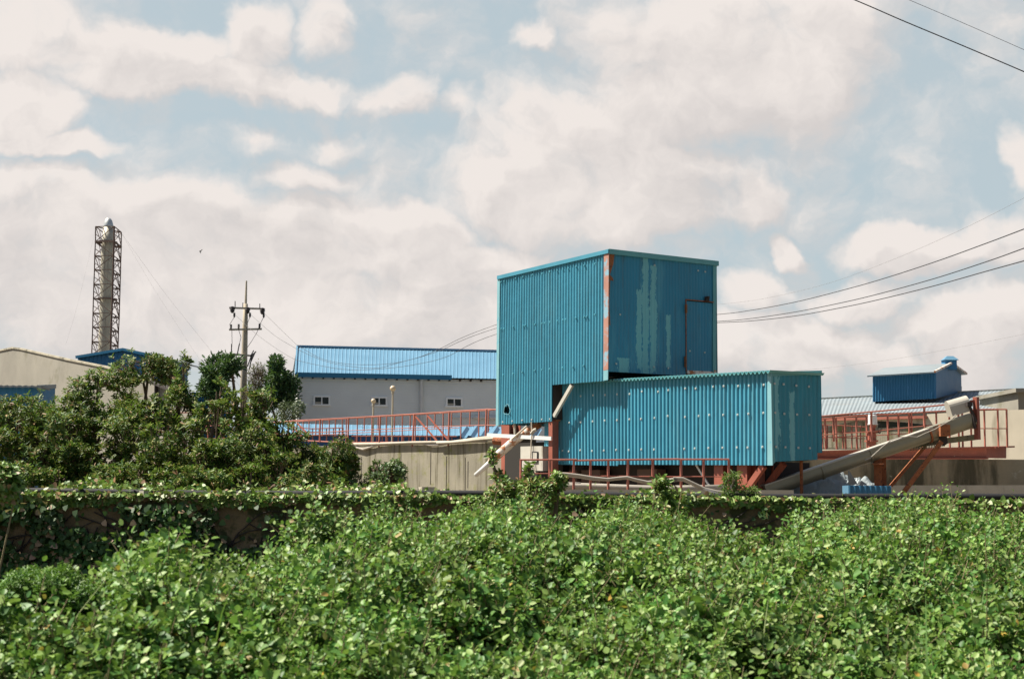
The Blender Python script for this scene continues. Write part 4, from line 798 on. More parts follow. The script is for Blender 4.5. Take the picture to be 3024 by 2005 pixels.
wire('guy_wire', [b_(497, 217, 111), b_(780, 700, 118), b_(1010, 1060, 122), b_(1230, 1400, 125)], .0035, 'faintest steep guy wire just right of the lattice chimney', m_wirep, 'guy wire')
wire('guy_wire', [b_(256, 180, 110), b_(150, 640, 104), b_(60, 990, 100), b_(-20, 1250, 97)], .0035, 'thin guy wire running down left of the lattice chimney', m_wirep, 'guy wire')
# ================================================================ UTILITY POLES
def pole(base_xy, PY, label, hidden=False):
    pass
PLY = 98.
b2 = lambda x, y, Y=PLY: at(*cB(x, y), Y)
up = thing('utility_pole', zz(b2(1635, 1560), YARD), 'tall concrete utility pole with two cross arms and dark insulators', 'utility pole')
top = b2(1655, 657); midp = b2(1648, 870); bot = b2(1630, 1560)
MB().tube([zz(bot, YARD), bot, b2(1642, 1100), midp], [.26, .23, .19, .15], 12).build('pole', m_pole, up, True)
MB().tube([midp, top], [.09, .055], 8).build('mast', m_pole, up)
for (xa, ya, xb, yb) in ((1497, 907, 1818, 917), (1495, 1109, 1797, 1103), (1508, 1335, 1722, 1352)):
    MB().beam(b2(xa, ya, PLY-.25), b2(xb, yb, PLY-.25), .11, .12).build('cross_arm', m_pole, up)
ins = []
for (x, y, s_) in ((1525, 925, 1), (1665, 932, 1), (1803, 938, 1)):
    mb = MB(); c = b2(x, y, PLY-.4); mb.lathe(c, [(.04, .24), (.18, .18), (.16, .10), (.19, .04), (.14, -.04), (.16, -.1), (.06, -.22)], 10); ins.append(c); mb.build('insulator', m_insul, up)
for (x, y) in ((1512, 1082), (1583, 1080), (1777, 1075), (1543, 975), (1688, 975), (1815, 978)):
    mb = MB(); c = b2(x, y, PLY-.35); mb.lathe(c, [(.03, .17), (.08, .14), (.06, .09), (.085, .04), (.06, 0), (.085, -.05), (.06, -.1), (.03, -.17)], 8); mb.build('insulator', m_insul, up)
for (x, y0_) in ((1550, 845), (1622, 860), (1779, 868)): MB().tube([b2(x, y0_, PLY-.25), b2(x, 907, PLY-.25)], .03, 6).build('pin', m_insul, up)
for pth in ([(1543, 990), (1500, 1060), (1520, 1110), (1522, 1230), (1514, 1335)], [(1583, 1110), (1605, 1180), (1590, 1240), (1570, 1335)], [(1815, 990), (1780, 1060), (1750, 1140), (1700, 1220), (1655, 1285)], [(1688, 990), (1660, 1060), (1655, 1150)]):
    MB().tube([b2(x, y, PLY-.5) for x, y in pth], .018, 5).build('lead_wire', m_insul, up)
for (x0_, y0_, x1_, y1_) in ((1518, 1240, 1515, 1330), (1590, 1240, 1570, 1335), (1745, 1310, 1700, 1350), (1722, 1300, 1690, 1360), (1710, 1330, 1680, 1480), (1700, 1350, 1665, 1450), (1735, 1320, 1690, 1420)):
    MB().tube([b2(x0_, y0_, PLY-.3), b2(x1_, y1_, PLY-.3)], .04, 5).build('fuse', m_insul, up)
# second pole standing behind the tower
c = at(c2(1420, 640)[0], c2(0, 660)[1], 60); up2 = thing('utility_pole', zz(c, YARD), 'second utility pole standing out of view behind the teal tower', 'utility pole')
MB().tube([zz(c, YARD), c], [.2, .14], 10).build('pole', m_pole, up2, True); MB().beam(c+Vector((-1.2, 0, -.4)), c+Vector((1.2, 0, -.4)), .1).build('cross_arm', m_pole, up2); ca2 = at(2100-727/2.5595, 550+1062/2.5595, 60); MB().beam(ca2+Vector((-1, 0, -.05)), ca2+Vector((1, 0, -.05)), .1).build('cross_arm', m_pole, up2)
iw = lambda x, y, Y: at(*cI(x, y), Y); dw = lambda x, y, Y: at(*cD(x, y), Y)
wire('power_line', [b2(1828, 965, 97), b2(2100, 1230, 93), dw(130, 155, 91), dw(330, 265, 87), dw(560, 318, 83), dw(800, 331, 79), dw(1050, 318, 75), dw(1300, 262, 71), dw(1540, 165, 67), dw(1900, 0, 62), c+Vector((-1.2, 0, -.33))], .011, 'power line sagging across the warehouse roof, highest of three', m_wire, 'power line', 'power lines between the poles')
wire('power_line', [b2(1700, 975, 97), b2(1900, 1150, 94), dw(0, 120, 92), dw(200, 225, 88), dw(450, 315, 84), dw(850, 366, 78), dw(1100, 315, 74) if 0 else dw(1150, 302, 74), dw(1500, 200, 69), dw(1985, 0, 62), c+Vector((0, 0, -.33))], .011, 'power line sagging across the warehouse roof, middle of three', m_wire, 'power line', 'power lines between the poles')
wire('power_line', [b2(1560, 980, 97), b2(1760, 1160, 94), dw(0, 240, 91), dw(200, 312, 88), dw(600, 381, 82), dw(1000, 366, 77), dw(1300, 325, 73), dw(1600, 250, 69), dw(2095, 25, 62), c+Vector((1.2, 0, -.33))], .011, 'power line sagging across the warehouse roof, lowest of three', m_wire, 'power line', 'power lines between the poles')
R3 = [([(40, 970), (300, 938), (640, 875), (1000, 785), (1300, 700), (1700, 570), (2100, 425), (2365, 325)], -1.2, 'highest of the three dark power lines rising right of the tower'),
      ([(40, 1022), (300, 1000), (640, 950), (1000, 878), (1300, 806), (1700, 695), (2100, 565), (2365, 470)], 0, 'middle of the three dark power lines rising right of the tower'),
      ([(40, 1032), (300, 1018), (640, 980), (1000, 915), (1300, 850), (1700, 750), (2100, 638), (2365, 565)], 1.2, 'lowest of the three dark power lines rising right of the tower')]
for pts_, dx, lab in R3:
    P_ = [iw(-727, {-1.2: 1032, 0: 1062, 1.2: 1062}[dx], 60)]+[iw(x, y, 57-i*4) for i, (x, y) in enumerate(pts_)]; P_.append(P_[-1]+(P_[-1]-P_[-2])*1.5); wire('power_line', P_,   .0125, lab, m_wire, 'power line', 'power lines right of the tower')
wire('thin_cable', [iw(40, 895, 60), iw(400, 850, 57), iw(900, 730, 54), iw(1400, 545, 50), iw(1900, 325, 46), iw(2365, 90, 43), iw(2800, -140, 40)], .004, 'faint thin cable above the three dark power lines', m_wirep)
wire('thin_cable', [iw(600, 1400, 60), iw(900, 1370, 60), iw(1300, 1318, 58), iw(1700, 1250, 56), iw(2365, 1118, 53), iw(2900, 1005, 50)], .004, 'faint thin cable passing above the small blue roof house', m_wirep)
jw = lambda x, y, Y: at(*cJ(x, y), Y)
wire('overhead_cable', [jw(-500, -500, 24), jw(700, -10, 24), jw(1200, 205, 24), jw(1800, 455, 24), jw(2365, 695, 24), jw(3000, 970, 24)], .010, 'dark overhead cable crossing the top right corner of the sky')
wire('overhead_cable', [jw(300, -400, 26), jw(1250, 0, 26), jw(1800, 235, 26), jw(2365, 483, 26), jw(3000, 760, 26)], .0045, 'thinner overhead cable above the dark one in the top right corner')
# bird
bc = b2(1232, 382, 80); bd = thing('bird', bc, 'tiny dark bird flying in the sky between chimney and pole', 'bird')
MB().tube([bc+Vector((.01, 0, .05)), bc, bc+Vector((-.01, 0, -.09)), bc+Vector((-.005, 0, -.14))], [.012, .024, .02, .006], 8).build('body', m_insul, bd)
mb = MB(); mb.poly([bc+Vector((0, 0, .03)), bc+Vector((.07, .04, .11)), bc+Vector((.1, .04, .1)), bc+Vector((0, 0, -.02))], .015, (0, -1, 0)); mb.poly([bc+Vector((0, 0, .02)), bc+Vector((-.06, -.04, .01)), bc+Vector((-.07, -.04, -.05)), bc+Vector((0, 0, -.04))], .015, (0, -1, 0)); mb.build('wings', m_insul, bd)
# ================================================================ RIGHT FAR BUILDINGS
gb = thing('grey_roof_building', zz(h(1100, 700, 78), YARD), 'broad grey roofed building with a cream gable at the right edge', 'building')
ge = lambda x, y: h(x, y, 76); gr = lambda x, y: h(x, y, 90)
mb = MB(); mb.corr(ge(-700, 690), ge(1905, 582), gr(-700, 542), gr(2040, 410), (0, -.3, 1), .22, .014, 'sin', sub=5); mb.build('roof', m_greyroof, gb)
mb = MB(); mb.poly([gr(-700, 542), gr(2040, 410), gr(2040, 410)+Vector((0, 14, -4)), gr(-700, 542)+Vector((0, 14, -4))]); mb.build('roof', m_greyroof, gb)
mb = MB(); mb.beam(gr(-700, 540), gr(2040, 408), .3, .12); mb.build('ridge_cap', m_concl, gb)
mb = MB(); w0, w1 = ge(-700, 700), ge(1905, 592); mb.poly([zz(w0, YARD), zz(w1, YARD), w1, w0], .3, (0, -1, 0)); mb.build('wall', m_cream, gb)
mb = MB(); gg = gr(2045, 415); mb.poly([zz(w1, YARD), zz(gg, YARD)+Vector((0, 0, 0)), gg-Vector((0, 0, .1)), w1-Vector((0, 0, .05))], .2, (.9, -.3, 0)); mb.poly([ge(1910, 582), ge(2062, 515), ge(2062, 582)], .3, (0, -1, 0)); mb.build('gable', m_cream, gb)
cbk = thing('cream_block', zz(h(2150, 600, 73), YARD), 'pale cream block with a projecting top at the right edge', 'building')
mb = MB(); c0_, c1_ = h(2062, 585, 73), h(2500, 585, 73); zt_ = h(2062, 432, 73).z; mb.poly([zz(c0_, YARD), zz(c1_, YARD), zz(c1_, zt_), zz(c0_, zt_)], 6, (0, -1, 0)); mb.build('wall', m_cream, cbk)
mb = MB(); mb.poly([h(2040, 432, 72.6), h(2510, 430, 72.6), h(2510, 396, 72.6), h(2038, 396, 72.6)], 6.8, (0, -1, 0)); mb.build('parapet', m_cream, cbk)
# cupola house on the roof: main corner at (1300, 490)
CUY = 82.; KP = h(1300, 400, CUY); PK = vpl(KP, Vector((-.42, -.907, 0))); PK2 = vpl(KP, Vector((.907, -.42, 0)))
k1 = lambda x, y, o=0: pl(PK, *cH(x, y), o); k2 = lambda x, y, o=0: pl(PK2, *cH(x, y), o)
cu = thing('cupola', zz(k1(1000, 500), k1(1000, 518).z), 'bright blue corrugated ventilator house with gable roof on the grey roof', 'cupola')
mb = MB(); mb.corr(k1(712, 522), k1(1300, 492), k1(712, 270), k1(1300, 246), PK[1], .15, .03, 'sin', sub=6); mb.build('front_wall', m_blue2, cu)
mb = MB(); mb.poly([k2(1300, 490), k2(1535, 430), k2(1533, 262), k2(1432, 188), k2(1300, 246)], .1, PK2[1]); mb.build('gable_wall', mat('cobalt_sheet', (.012, .10, .21), .5, var=.1), cu)
bkv = k2(1535, 430)-k2(1300, 430); bkv.z = 0
mb = MB(); mb.poly([k1(712, 520)+bkv, k1(1300, 490)+bkv, k1(1300, 262)+bkv, k1(712, 285)+bkv]); mb.poly([k1(712, 520), k1(712, 520)+bkv, k1(712, 282)+bkv, k1(712, 230)+bkv*.5+Vector((0, 0, .5)), k1(712, 282)]); mb.build('rear_wall', m_blue2, cu)
KPe = vpl(KP+PK[1]*.45, PK[1]); ke = lambda x, y: pl(KPe, *cH(x, y)); KPr = vpl(KP+bkv*.5, PK[1]); kr = lambda x, y: pl(KPr, *cH(x, y))
E0, E1 = ke(662, 280), ke(1288, 244); R0, R1 = kr(820, 207), kr(1445, 163); Bk = vpl(KP+bkv+(-PK[1])*.45, PK[1]); B1 = pl(Bk, *cH(1582, 262))
mb = MB(); mb.poly([E0, E1, R1, R0], .08, (0, -.5, 1)); rf = mb.build('roof', m_greyroof, cu)
mb = MB(); mb.poly([R0, R1, B1, B1+(R0-R1)], .08, (0, .5, 1)); mb.build('roof', m_greyroof, cu)
mb = MB(); mb.beam(E1, R1, .10, .12); mb.beam(R1, B1, .10, .12); mb.build('barge_board', m_whiteold, cu)
vp = kr(1425, 185); mb = MB(); mb.box(vp+Vector((0, .1, .05)), .72, .6, .62, rz=.1)
vt = thing('roof_vent', vp, 'small blue roof ventilator with a pyramid cap on top of the blue cupola', 'vent'); mb.build('body', m_blue, vt)
mb = MB(); sc_ = CUY/FPX/3.1365; ct = kr(1425, 138); W2, w2_ = 150*sc_/2, 60*sc_/2; zt_ = 40*sc_; zb_ = 0
vs = [ct+Vector((sx_*W2, sy_*W2*.8, 0)) for sx_, sy_ in ((-1, -1), (1, -1), (1, 1), (-1, 1))]+[ct+Vector((sx_*w2_, sy_*w2_*.8, zt_)) for sx_, sy_ in ((-1, -1), (1, -1), (1, 1), (-1, 1))]
mb.add(vs, [(0, 3, 2, 1), (4, 5, 6, 7), (0, 1, 5, 4), (1, 2, 6, 5), (2, 3, 7, 6), (3, 0, 4, 7)]); mb.build('cap', m_sky, vt)
# ================================================================ RETAINING WALL WITH VINES
WY = 20.0; WT = 1.57
mb = MB(); mb.box((0, WY+.2, WT/2), 60, .4, WT); rw = tag(mb.build('retaining_wall', m_wallveg), 'long dirty brown retaining wall overgrown with vines behind the foreground bushes', 'wall')
mb = MB(); pp = [(-30+i*1.0, 20.25+.03*math.sin(i*1.3), 1.645+.012*math.sin(i*.9)) for i in range(61)]; mb.tube(pp, .055, 10)
rp = thing('black_pipe', (0, 20.25, 1.58), 'long black pipe lying on top of the retaining wall', 'pipe'); mb.build('pipe', m_black, rp, True)
for i, (x, y, lab) in enumerate(((427, 1458, 'pale square block on the vine wall, leftmost of three'), (716, 1464, 'pale square block on the vine wall, middle one of three'), (950, 1466, 'pale square block on the vine wall, rightmost of three and half hidden'))):
    c = at(x, y, 19.97); mb = MB(); mb.box((c.x, c.y+.03, c.z), .105, .12, .085, rz=-.75); tag(mb.build('wall_block', m_concl), lab, 'block', 'pale blocks on the vine wall')
# ================================================================ VEGETATION
def raw_mesh(name, V, k, F, m, parent=None, org=None):
    """V: (N*k,3) verts, F: faces template list for one island with equal-size polys"""
    n = len(V)//k; fl = len(F[0]); Ft = np.array(F, dtype=np.int64)
    idx = (Ft[None]+(np.arange(n)*k)[:, None, None]).reshape(-1)
    org = ORG[parent.name] if parent else (org or Vector((float(V[:, 0].mean()), float(V[:, 1].mean()), float(V[:, 2].min()))))
    V = V-np.array(org)
    me = bpy.data.meshes.new(name); me.vertices.add(len(V)); me.vertices.foreach_set('co', V.astype(np.float32).ravel())
    me.loops.add(len(idx)); me.loops.foreach_set('vertex_index', idx.astype(np.int32)); npoly = len(idx)//fl
    me.polygons.add(npoly); me.polygons.foreach_set('loop_start', (np.arange(npoly)*fl).astype(np.int32)); me.polygons.foreach_set('loop_total', np.full(npoly, fl, dtype=np.int32))
    me.update(calc_edges=True); me.validate()
    return link(name, me, m, parent, org)
T_ROUND = (np.array([(0, 0, 0), (.12, .30, .05), (.45, .50, .09), (.80, .28, .05), (1, 0, -.08), (.80, -.28, .05), (.45, -.50, .09), (.12, -.30, .05)]), [(0, 1, 2, 3, 4), (0, 4, 5, 6, 7)])
T_LONG = (np.array([(0, 0, 0), (.4, .5, .05), (.8, .38, .03), (1, 0, -.10), (.8, -.38, .03), (.4, -.5, .05)]), [(0, 1, 2, 3), (0, 3, 4, 5)])
T_IVY = (np.array([(0, 0, 0), (.05, .5, .03), (.55, .42, .04), (1, 0, 0), (.55, -.42, .04), (.05, -.5, .03)]), [(0, 1, 2, 3), (0, 3, 4, 5)])
def nrm(a): return a/np.maximum(1e-6, np.linalg.norm(a, axis=1, keepdims=True))
def leafverts(P, D, N, L, Wd, T_):
    D = nrm(D); S = nrm(np.cross(D, N)); N = np.cross(S, D); tp = T_[0]
    L = np.asarray(L)[:, None, None]; Wd = np.asarray(Wd)[:, None, None]
    V = P[:, None, :]+D[:, None, :]*(tp[None, :, 0, None]*L)+S[:, None, :]*(tp[None, :, 1, None]*Wd)+N[:, None, :]*(tp[None, :, 2, None]*L)
    return V.reshape(-1, 3)
def leaves(name, P, D, N, L, Wd, T_, m, parent=None): return raw_mesh(name, leafverts(P, D, N, L, Wd, T_), len(T_[0]), T_[1], m, parent)
def rnd(n): return nrm(rng.normal(size=(n, 3)))
def sticks(name, A, B, ra, rb, m, parent=None):
    d = nrm(B-A); x = nrm(np.cross(d, np.array([.3, .5, .8])[None])); y = np.cross(d, x); V = []
    for (p_, r_) in ((A, ra), (B, rb)):
        for k in range(4):
            a = k*math.pi/2; V.append(p_+(x*math.cos(a)+y*math.sin(a))*np.asarray(r_).reshape(-1, 1))
    V = np.stack(V, 1).reshape(-1, 3)
    return raw_mesh(name, V, 8, [(0, 1, 5, 4), (1, 2, 6, 5), (2, 3, 7, 6), (3, 0, 4, 7)], m, parent)
def nz3(P, s, off=0):
    return np.array([mnoise.noise(Vector((p_[0]*s+off, p_[1]*s+off*1.7, p_[2]*s))) for p_ in P])
def rosettes(C, U, per, L, Wd, lift=.55, spread=.25):
    """leaves in whorls round centres C with axes U"""
    n = len(C); k = per; ph = rng.uniform(0, 6.28, n)[:, None]+np.arange(k)[None]*2.399
    ref = nrm(np.cross(U, np.array([[.2, .9, .3]]))); r2 = np.cross(U, ref)
    rad = ref[:, None]*np.cos(ph)[..., None]+r2[:, None]*np.sin(ph)[..., None]
    lf = (lift+rng.normal(0, spread, (n, k)))[..., None]
    D = rad+U[:, None]*lf; P = C[:, None]+U[:, None]*(np.arange(k)[None, :, None]/k-.5)*L*.8
    N = U[:, None]-rad*.4+rng.normal(0, .25, (n, k, 3)); LL = L*rng.uniform(.65, 1.15, (n, k))
    return P.reshape(-1, 3), D.reshape(-1, 3), N.reshape(-1, 3), LL.ravel(), (LL*Wd/L).ravel()
def ell(n, c, r, inner=.35):
    d = rnd(n); rr = (rng.uniform(inner**3, 1, n))**(1/3); return np.array(c)+d*rr[:, None]*np.array(r), d
def plant(name, label, cat, base, cl, n, L, Wd, lm, per=9, group=None, trunk_r=.05, tmpl=T_LONG, gap=-.12, gs=2.2, twig=1.0, bark=None, upb=.8, crown='foliage', direct=False):
    """cl: clusters (centre Vector, (rx,ry,rz), weight)"""
    t = thing(name, base, label, cat, group); Wt = sum(x[2] for x in cl); PC_, PU = [], []; mb = MB()
    A_, B_ = [], []
    for (c_, r_, w_) in cl:
        k = max(4, int(n*w_/Wt)); P, d = ell(k, c_, r_)
        keep = (nz3(P, gs, 3.1) > gap) & (P[:, 2] > base[2]+.02); P, d = P[keep], d[keep]
        sp = (rng.uniform(size=len(P)) < .16) & (d[:, 2] > -.1)
        P = P+np.where(sp, rng.uniform(.08, .45, len(P)), 0)[:, None]*(d*np.array([.6, .6, .35])+np.array([0, 0, .45]))*min(r_)
        if not len(P): continue
        U = nrm(d*.7+np.array([0, 0, upb])+rng.normal(0, .3, P.shape)); PC_.append(P); PU.append(U)
        c_ = Vector(c_); b_ = Vector(base)
        if c_.z-base[2] > .3:
            m1 = b_.lerp(c_, .5)+Vector((random.uniform(-.1, .1), random.uniform(-.1, .1), .05))*((c_-b_).length); low_ = c_-Vector((0, 0, r_[2]*.5))
            mb.tube([b_+Vector((random.uniform(-.06, .06), 0, -.05)), m1, low_, c_+Vector((0, 0, r_[2]*.3))], [trunk_r, trunk_r*.7, trunk_r*.45, trunk_r*.2], 7)
        kk = int(len(P)*twig*(.3 if n > 700 and not direct else .8))
        if kk:
            s_ = P[:kk]; start = np.array(c_)[None]+(s_-np.array(c_))*rng.uniform(.35, .75, (kk, 1))-np.array([0, 0, 1])*rng.uniform(.1, .35, (kk, 1))*r_[2]; A_.append(start); B_.append(s_)
    P = np.concatenate(PC_); U = np.concatenate(PU)
    if direct:
        Lr = L*rng.uniform(.6, 1.2, len(P)); leaves(crown, P, rnd(len(P))+U*.5, rnd(len(P))+np.array([0, 0, .6]), Lr, Lr*Wd/L, tmpl, lm, t)
    else: leaves(crown, *rosettes(P, U, per, L, Wd), tmpl, lm, t)
    if mb.v: mb.build('trunk', bark or m_bark, t)
    if A_: A_ = np.concatenate(A_); B_ = np.concatenate(B_); sticks('twigs', A_, B_, np.full(len(A_), .009+L*.03), np.full(len(A_), .004), bark or m_bark, t)
    return t
def C2(x, y, Y, rx, ry, dz, w_=1.0):
    s_ = 1.27865; c_ = at(x*s_, y*s_, Y); return (c_, (rx*s_/FPX*Y, dz, ry*s_/FPX*Y), w_)
def gb_(x, Y): c_ = at(x*1.27865, 1450, Y); return (c_.x, Y, YARD)
SH = 'broadleaf shrubs behind the vine wall'
plant('shrub', 'dark low shrub at the far left edge in front of the blue lean-to', 'shrub', gb_(50, 24), [C2(40, 985, 24, 95, 75, .9, 2), C2(20, 965, 24.5, 50, 36, .6, 1), C2(110, 985, 24.5, 50, 45, .6, 1), C2(60, 1070, 23.5, 110, 60, .8, 2)], 1500, .092, .032, lm_shrub, group=SH)
plant('shrub', 'mid height shrub with pointed shoots below the weathered cream gable', 'shrub', gb_(190, 24.5), [C2(190, 935, 24.5, 42, 62, .5, 1), C2(225, 890, 25, 26, 42, .35, .6), C2(170, 1010, 24.2, 80, 75, .8, 2), C2(230, 985, 24.5, 60, 60, .7, 1.3), C2(200, 1080, 23.8, 90, 45, .7, 1.3)], 1450, .092, .032, lm_shrub, group=SH, gap=-.05)
plant('shrub_tree', 'umbrella shaped small tree with bare lower branches in front of the blue shed', 'small tree', gb_(362, 26), [C2(330, 855, 26, 78, 38, .8, 1.6), C2(270, 880, 26, 50, 26, .6, .8), C2(395, 868, 26, 42, 26, .6, .7), C2(300, 920, 26.2, 30, 20, .4, .35), C2(345, 838, 26, 48, 20, .6, .6)], 640, .082, .03, lm_shrub, group=SH, trunk_r=.045, gap=-.02, twig=1.0)
plant('shrub', 'slim upright shrub with reddish tip rising beside the blue shed', 'shrub', gb_(420, 25), [C2(424, 860, 25, 22, 42, .3, .5), C2(415, 940, 25, 34, 55, .45, 1), C2(430, 1030, 24.6, 50, 70, .7, 1.8), C2(400, 1090, 24, 70, 35, .6, 1)], 850, .095, .032, lm_shrub, group=SH, gap=-.03)
plant('shrub', 'dense dark shrub in the middle of the shrub row below the umbrella tree', 'shrub', gb_(320, 23.8), [C2(310, 1010, 24, 75, 65, .9, 2), C2(350, 965, 24.3, 45, 45, .6, 1), C2(280, 1075, 23.6, 90, 50, .7, 1.6), C2(370, 1080, 23.8, 60, 45, .7, 1.2)], 1300, .092, .032, lm_shrub, group=SH, gap=.0)
plant('shrub', 'yellowish broad shrub in front of the utility pole', 'shrub', gb_(520, 24.5), [C2(500, 920, 25, 30, 52, .4, .35), C2(560, 950, 24.8, 45, 50, .6, .6), C2(500, 1000, 24.4, 60, 75, .8, 1.8), C2(580, 1030, 24.2, 60, 75, .8, 1.6), C2(540, 1090, 23.8, 80, 35, .6, 1)], 1500, .095, .034, lm_shrub, group=SH, gap=-.02)
plant('shrub', 'thin yellow green shrub whose shoots stand before the red railing', 'shrub', gb_(620, 25), [C2(612, 945, 25, 38, 50, .4, 1), C2(645, 1005, 24.8, 40, 45, .4, .8), C2(620, 1060, 24.3, 55, 50, .6, 1.2)], 520, .095, .034, lm_shrub, group=SH, gap=.05)
plant('shrub', 'rounded shrub at the right end of the row touching the stained concrete wall', 'shrub', gb_(715, 25), [C2(700, 1050, 25, 55, 55, .7, 1.5), C2(770, 1050, 25, 48, 42, .6, 1), C2(735, 1095, 24.4, 85, 32, .6, 1.2), C2(800, 1075, 25, 30, 25, .4, .5)], 1100, .095, .034, lm_shrub, group=SH, gap=-.05)
for (x_, ya_, yb_, Yd, lab_) in ((55, 1040, 1000, 22.9, 'low dense shrub filling the row under the far left shrub'), (235, 1075, 1020, 23.3, 'low dense shrub filling the row left of the umbrella tree trunk'), (415, 1030, 1080, 22.7, 'low dense shrub filling the row under the slim reddish shrub'), (585, 1060, 1095, 23.2, 'low dense shrub filling the row below the yellowish shrub')):
    plant('shrub', lab_, 'shrub', gb_(x_, Yd), [C2(x_-60, ya_, Yd, 55, 48, .5, 1), C2(x_+55, yb_, Yd+.3, 60, 55, .6, 1), C2(x_-5, 1100, Yd-.6, 60, 28, .5, .6), C2(x_+85, 1105, Yd-.3, 50, 24, .5, .5), C2(x_-95, 1098, Yd, 40, 30, .5, .5)], 1150, .085, .03, lm_shrub, group=SH, gap=-.02, gs=1.8)
plant('shrub', 'tall dense shrub between the pointed shrub and the umbrella tree', 'shrub', gb_(270, 25.4), [C2(255, 960, 25.4, 60, 55, .6, 1), C2(150, 980, 25.4, 75, 60, .6, 1), C2(470, 990, 25.4, 50, 60, .6, 1)], 1300, .092, .032, lm_shrub, group=SH, gap=.04)
plant('bush', 'small round bright green bush alone before the stained concrete wall', 'bush', gb_(890, 25.5), [C2(890, 1100, 25.5, 46, 30, .45, 1.4), C2(915, 1085, 25.5, 24, 22, .3, .6), C2(872, 1083, 25.5, 22, 20, .3, .5), C2(820, 1115, 25, 40, 18, .4, .6)], 560, .062, .026, lm_bush, gap=-.25)
# background trees
plant('pine_tree', 'rounded dark pine with clumped needles left of the utility pole', 'tree', gb_(510, 92), [C2(510, 855, 92, 42, 34, 1.2, 2), C2(485, 895, 92, 26, 30, 1, 1), C2(535, 840, 92, 26, 20, 1, .8), C2(505, 920, 92, 30, 30, 1, 1)], 3600, .42, .12, lm_pine, trunk_r=.18, direct=True, gap=-.10, gs=.9, twig=.03, group=None)
plant('conifer_tree', 'pointed dark conifer between the utility pole and the grey warehouse', 'tree', gb_(645, 96), [C2(638, 845, 96, 16, 22, .7, .5), C2(645, 880, 96, 30, 26, 1, 1), C2(655, 915, 96, 36, 28, 1.2, 1.4), C2(625, 920, 96, 30, 26, 1.2, 1), C2(672, 890, 96, 18, 22, .8, .5)], 3600, .40, .12, lm_pine, trunk_r=.18, direct=True, gap=-.12, gs=.9, twig=.03)
plant('bare_tree', 'thin brown leafless tree between the pine and the conifer', 'tree', gb_(598, 97), [C2(598, 870, 97, 28, 34, 1, 1), C2(592, 910, 97, 30, 28, 1, 1)], 1700, .17, .05, lm_brown, trunk_r=.10, direct=True, gap=-.3, twig=.7)
plant('bush', 'olive grey bush at the foot of the conifer beside the warehouse corner', 'bush', gb_(660, 90), [C2(662, 952, 90, 28, 24, .9, 1), C2(690, 945, 88, 14, 20, .6, .4)], 1500, .16, .07, lm_olive, direct=True, gap=-.4, gs=1, twig=.03)
# weeds in front of the vine wall
plant('tall_weed', 'tall yellow green leafy shrub in front of the slanting white pipe', 'shrub', (at(1480, 1450, 18.3).x, 18.3, 0), [C2(1170, 1132, 18.3, 36, 24, .3, 1.0), C2(1138, 1058, 18.3, 5, 20, .06, .10), C2(1150, 1103, 18.3, 16, 12, .1, .2), C2(1165, 1145, 18.3, 50, 30, .35, 1.2)], 300, .078, .032, lm_ivy, per=6, gap=-.2)
plant('tall_weed', 'tall yellow green leafy shrub below the grey control cabinet', 'shrub', (at(1600, 1450, 18.1).x, 18.1, 0), [C2(1220, 1090, 18.1, 5, 28, .06, .12), C2(1245, 1135, 18.1, 46, 32, .3, 1.4), C2(1290, 1110, 18.1, 16, 18, .15, .3)], 280, .078, .032, lm_ivy, per=6, gap=-.2)
plant('tall_weed', 'leafy shrub shoot standing before the middle of the low front railing', 'shrub', (at(1935, 1450, 17.8).x, 17.8, 0), [C2(1515, 1125, 17.8, 26, 24, .2, 1), C2(1540, 1165, 17.8, 46, 28, .3, 1)], 210, .10, .045, lm_ivy, per=7, gap=-.2)
plant('tall_weed', 'thin grassy weed at the right end of the low front railing', 'weed', (at(2170, 1450, 19.9).x, 20.3, WT), [C2(1690, 1120, 20.2, 24, 26, .15, 1), C2(1730, 1140, 20.2, 26, 12, .15, .6)], 60, .11, .012, lm_grass, per=6, gap=-.4)
# ground cover behind wall + ivy
def fbm2(X, Z, s, off):
    return np.array([mnoise.noise(Vector((x*s+off, z*s, off)))+.5*mnoise.noise(Vector((x*s*2.1+off, z*s*2.1, off+5))) for x, z in zip(X, Z)])
n = 32000; X = rng.uniform(-9.5, 9.5, n); Yv = rng.uniform(20.0, 23.2, n); hgt = .09+.34*fbm2(X, Yv, 1.1, 2.)+np.where(Yv < 20.32, .07, 0)
ok = (X < 3.0) & (hgt > .02); ok2 = (X >= 3.0) & (rng.uniform(size=n) < .12) & (Yv < 20.6); ok = ok | ok2; X, Yv, hgt = X[ok], Yv[ok], hgt[ok]
Z = YARD+rng.uniform(0, 1, len(X))*np.clip(hgt, .02, .3)*np.where(X < -1.5, 1.0, .55)
L_ = rng.uniform(.04, .085, len(X)); P = np.stack([X, Yv, Z], 1)
leaves('ground_ivy', P, rnd(len(P))+np.array([0, -.3, .1]), rnd(len(P))*.7+np.array([0, -.2, .9]), L_, L_*.85, T_IVY, lm_ivy).name
tag(bpy.context.scene.collection.objects[-1], 'carpet of yellow green ivy covering the top of the retaining wall', 'ivy', kind='stuff')
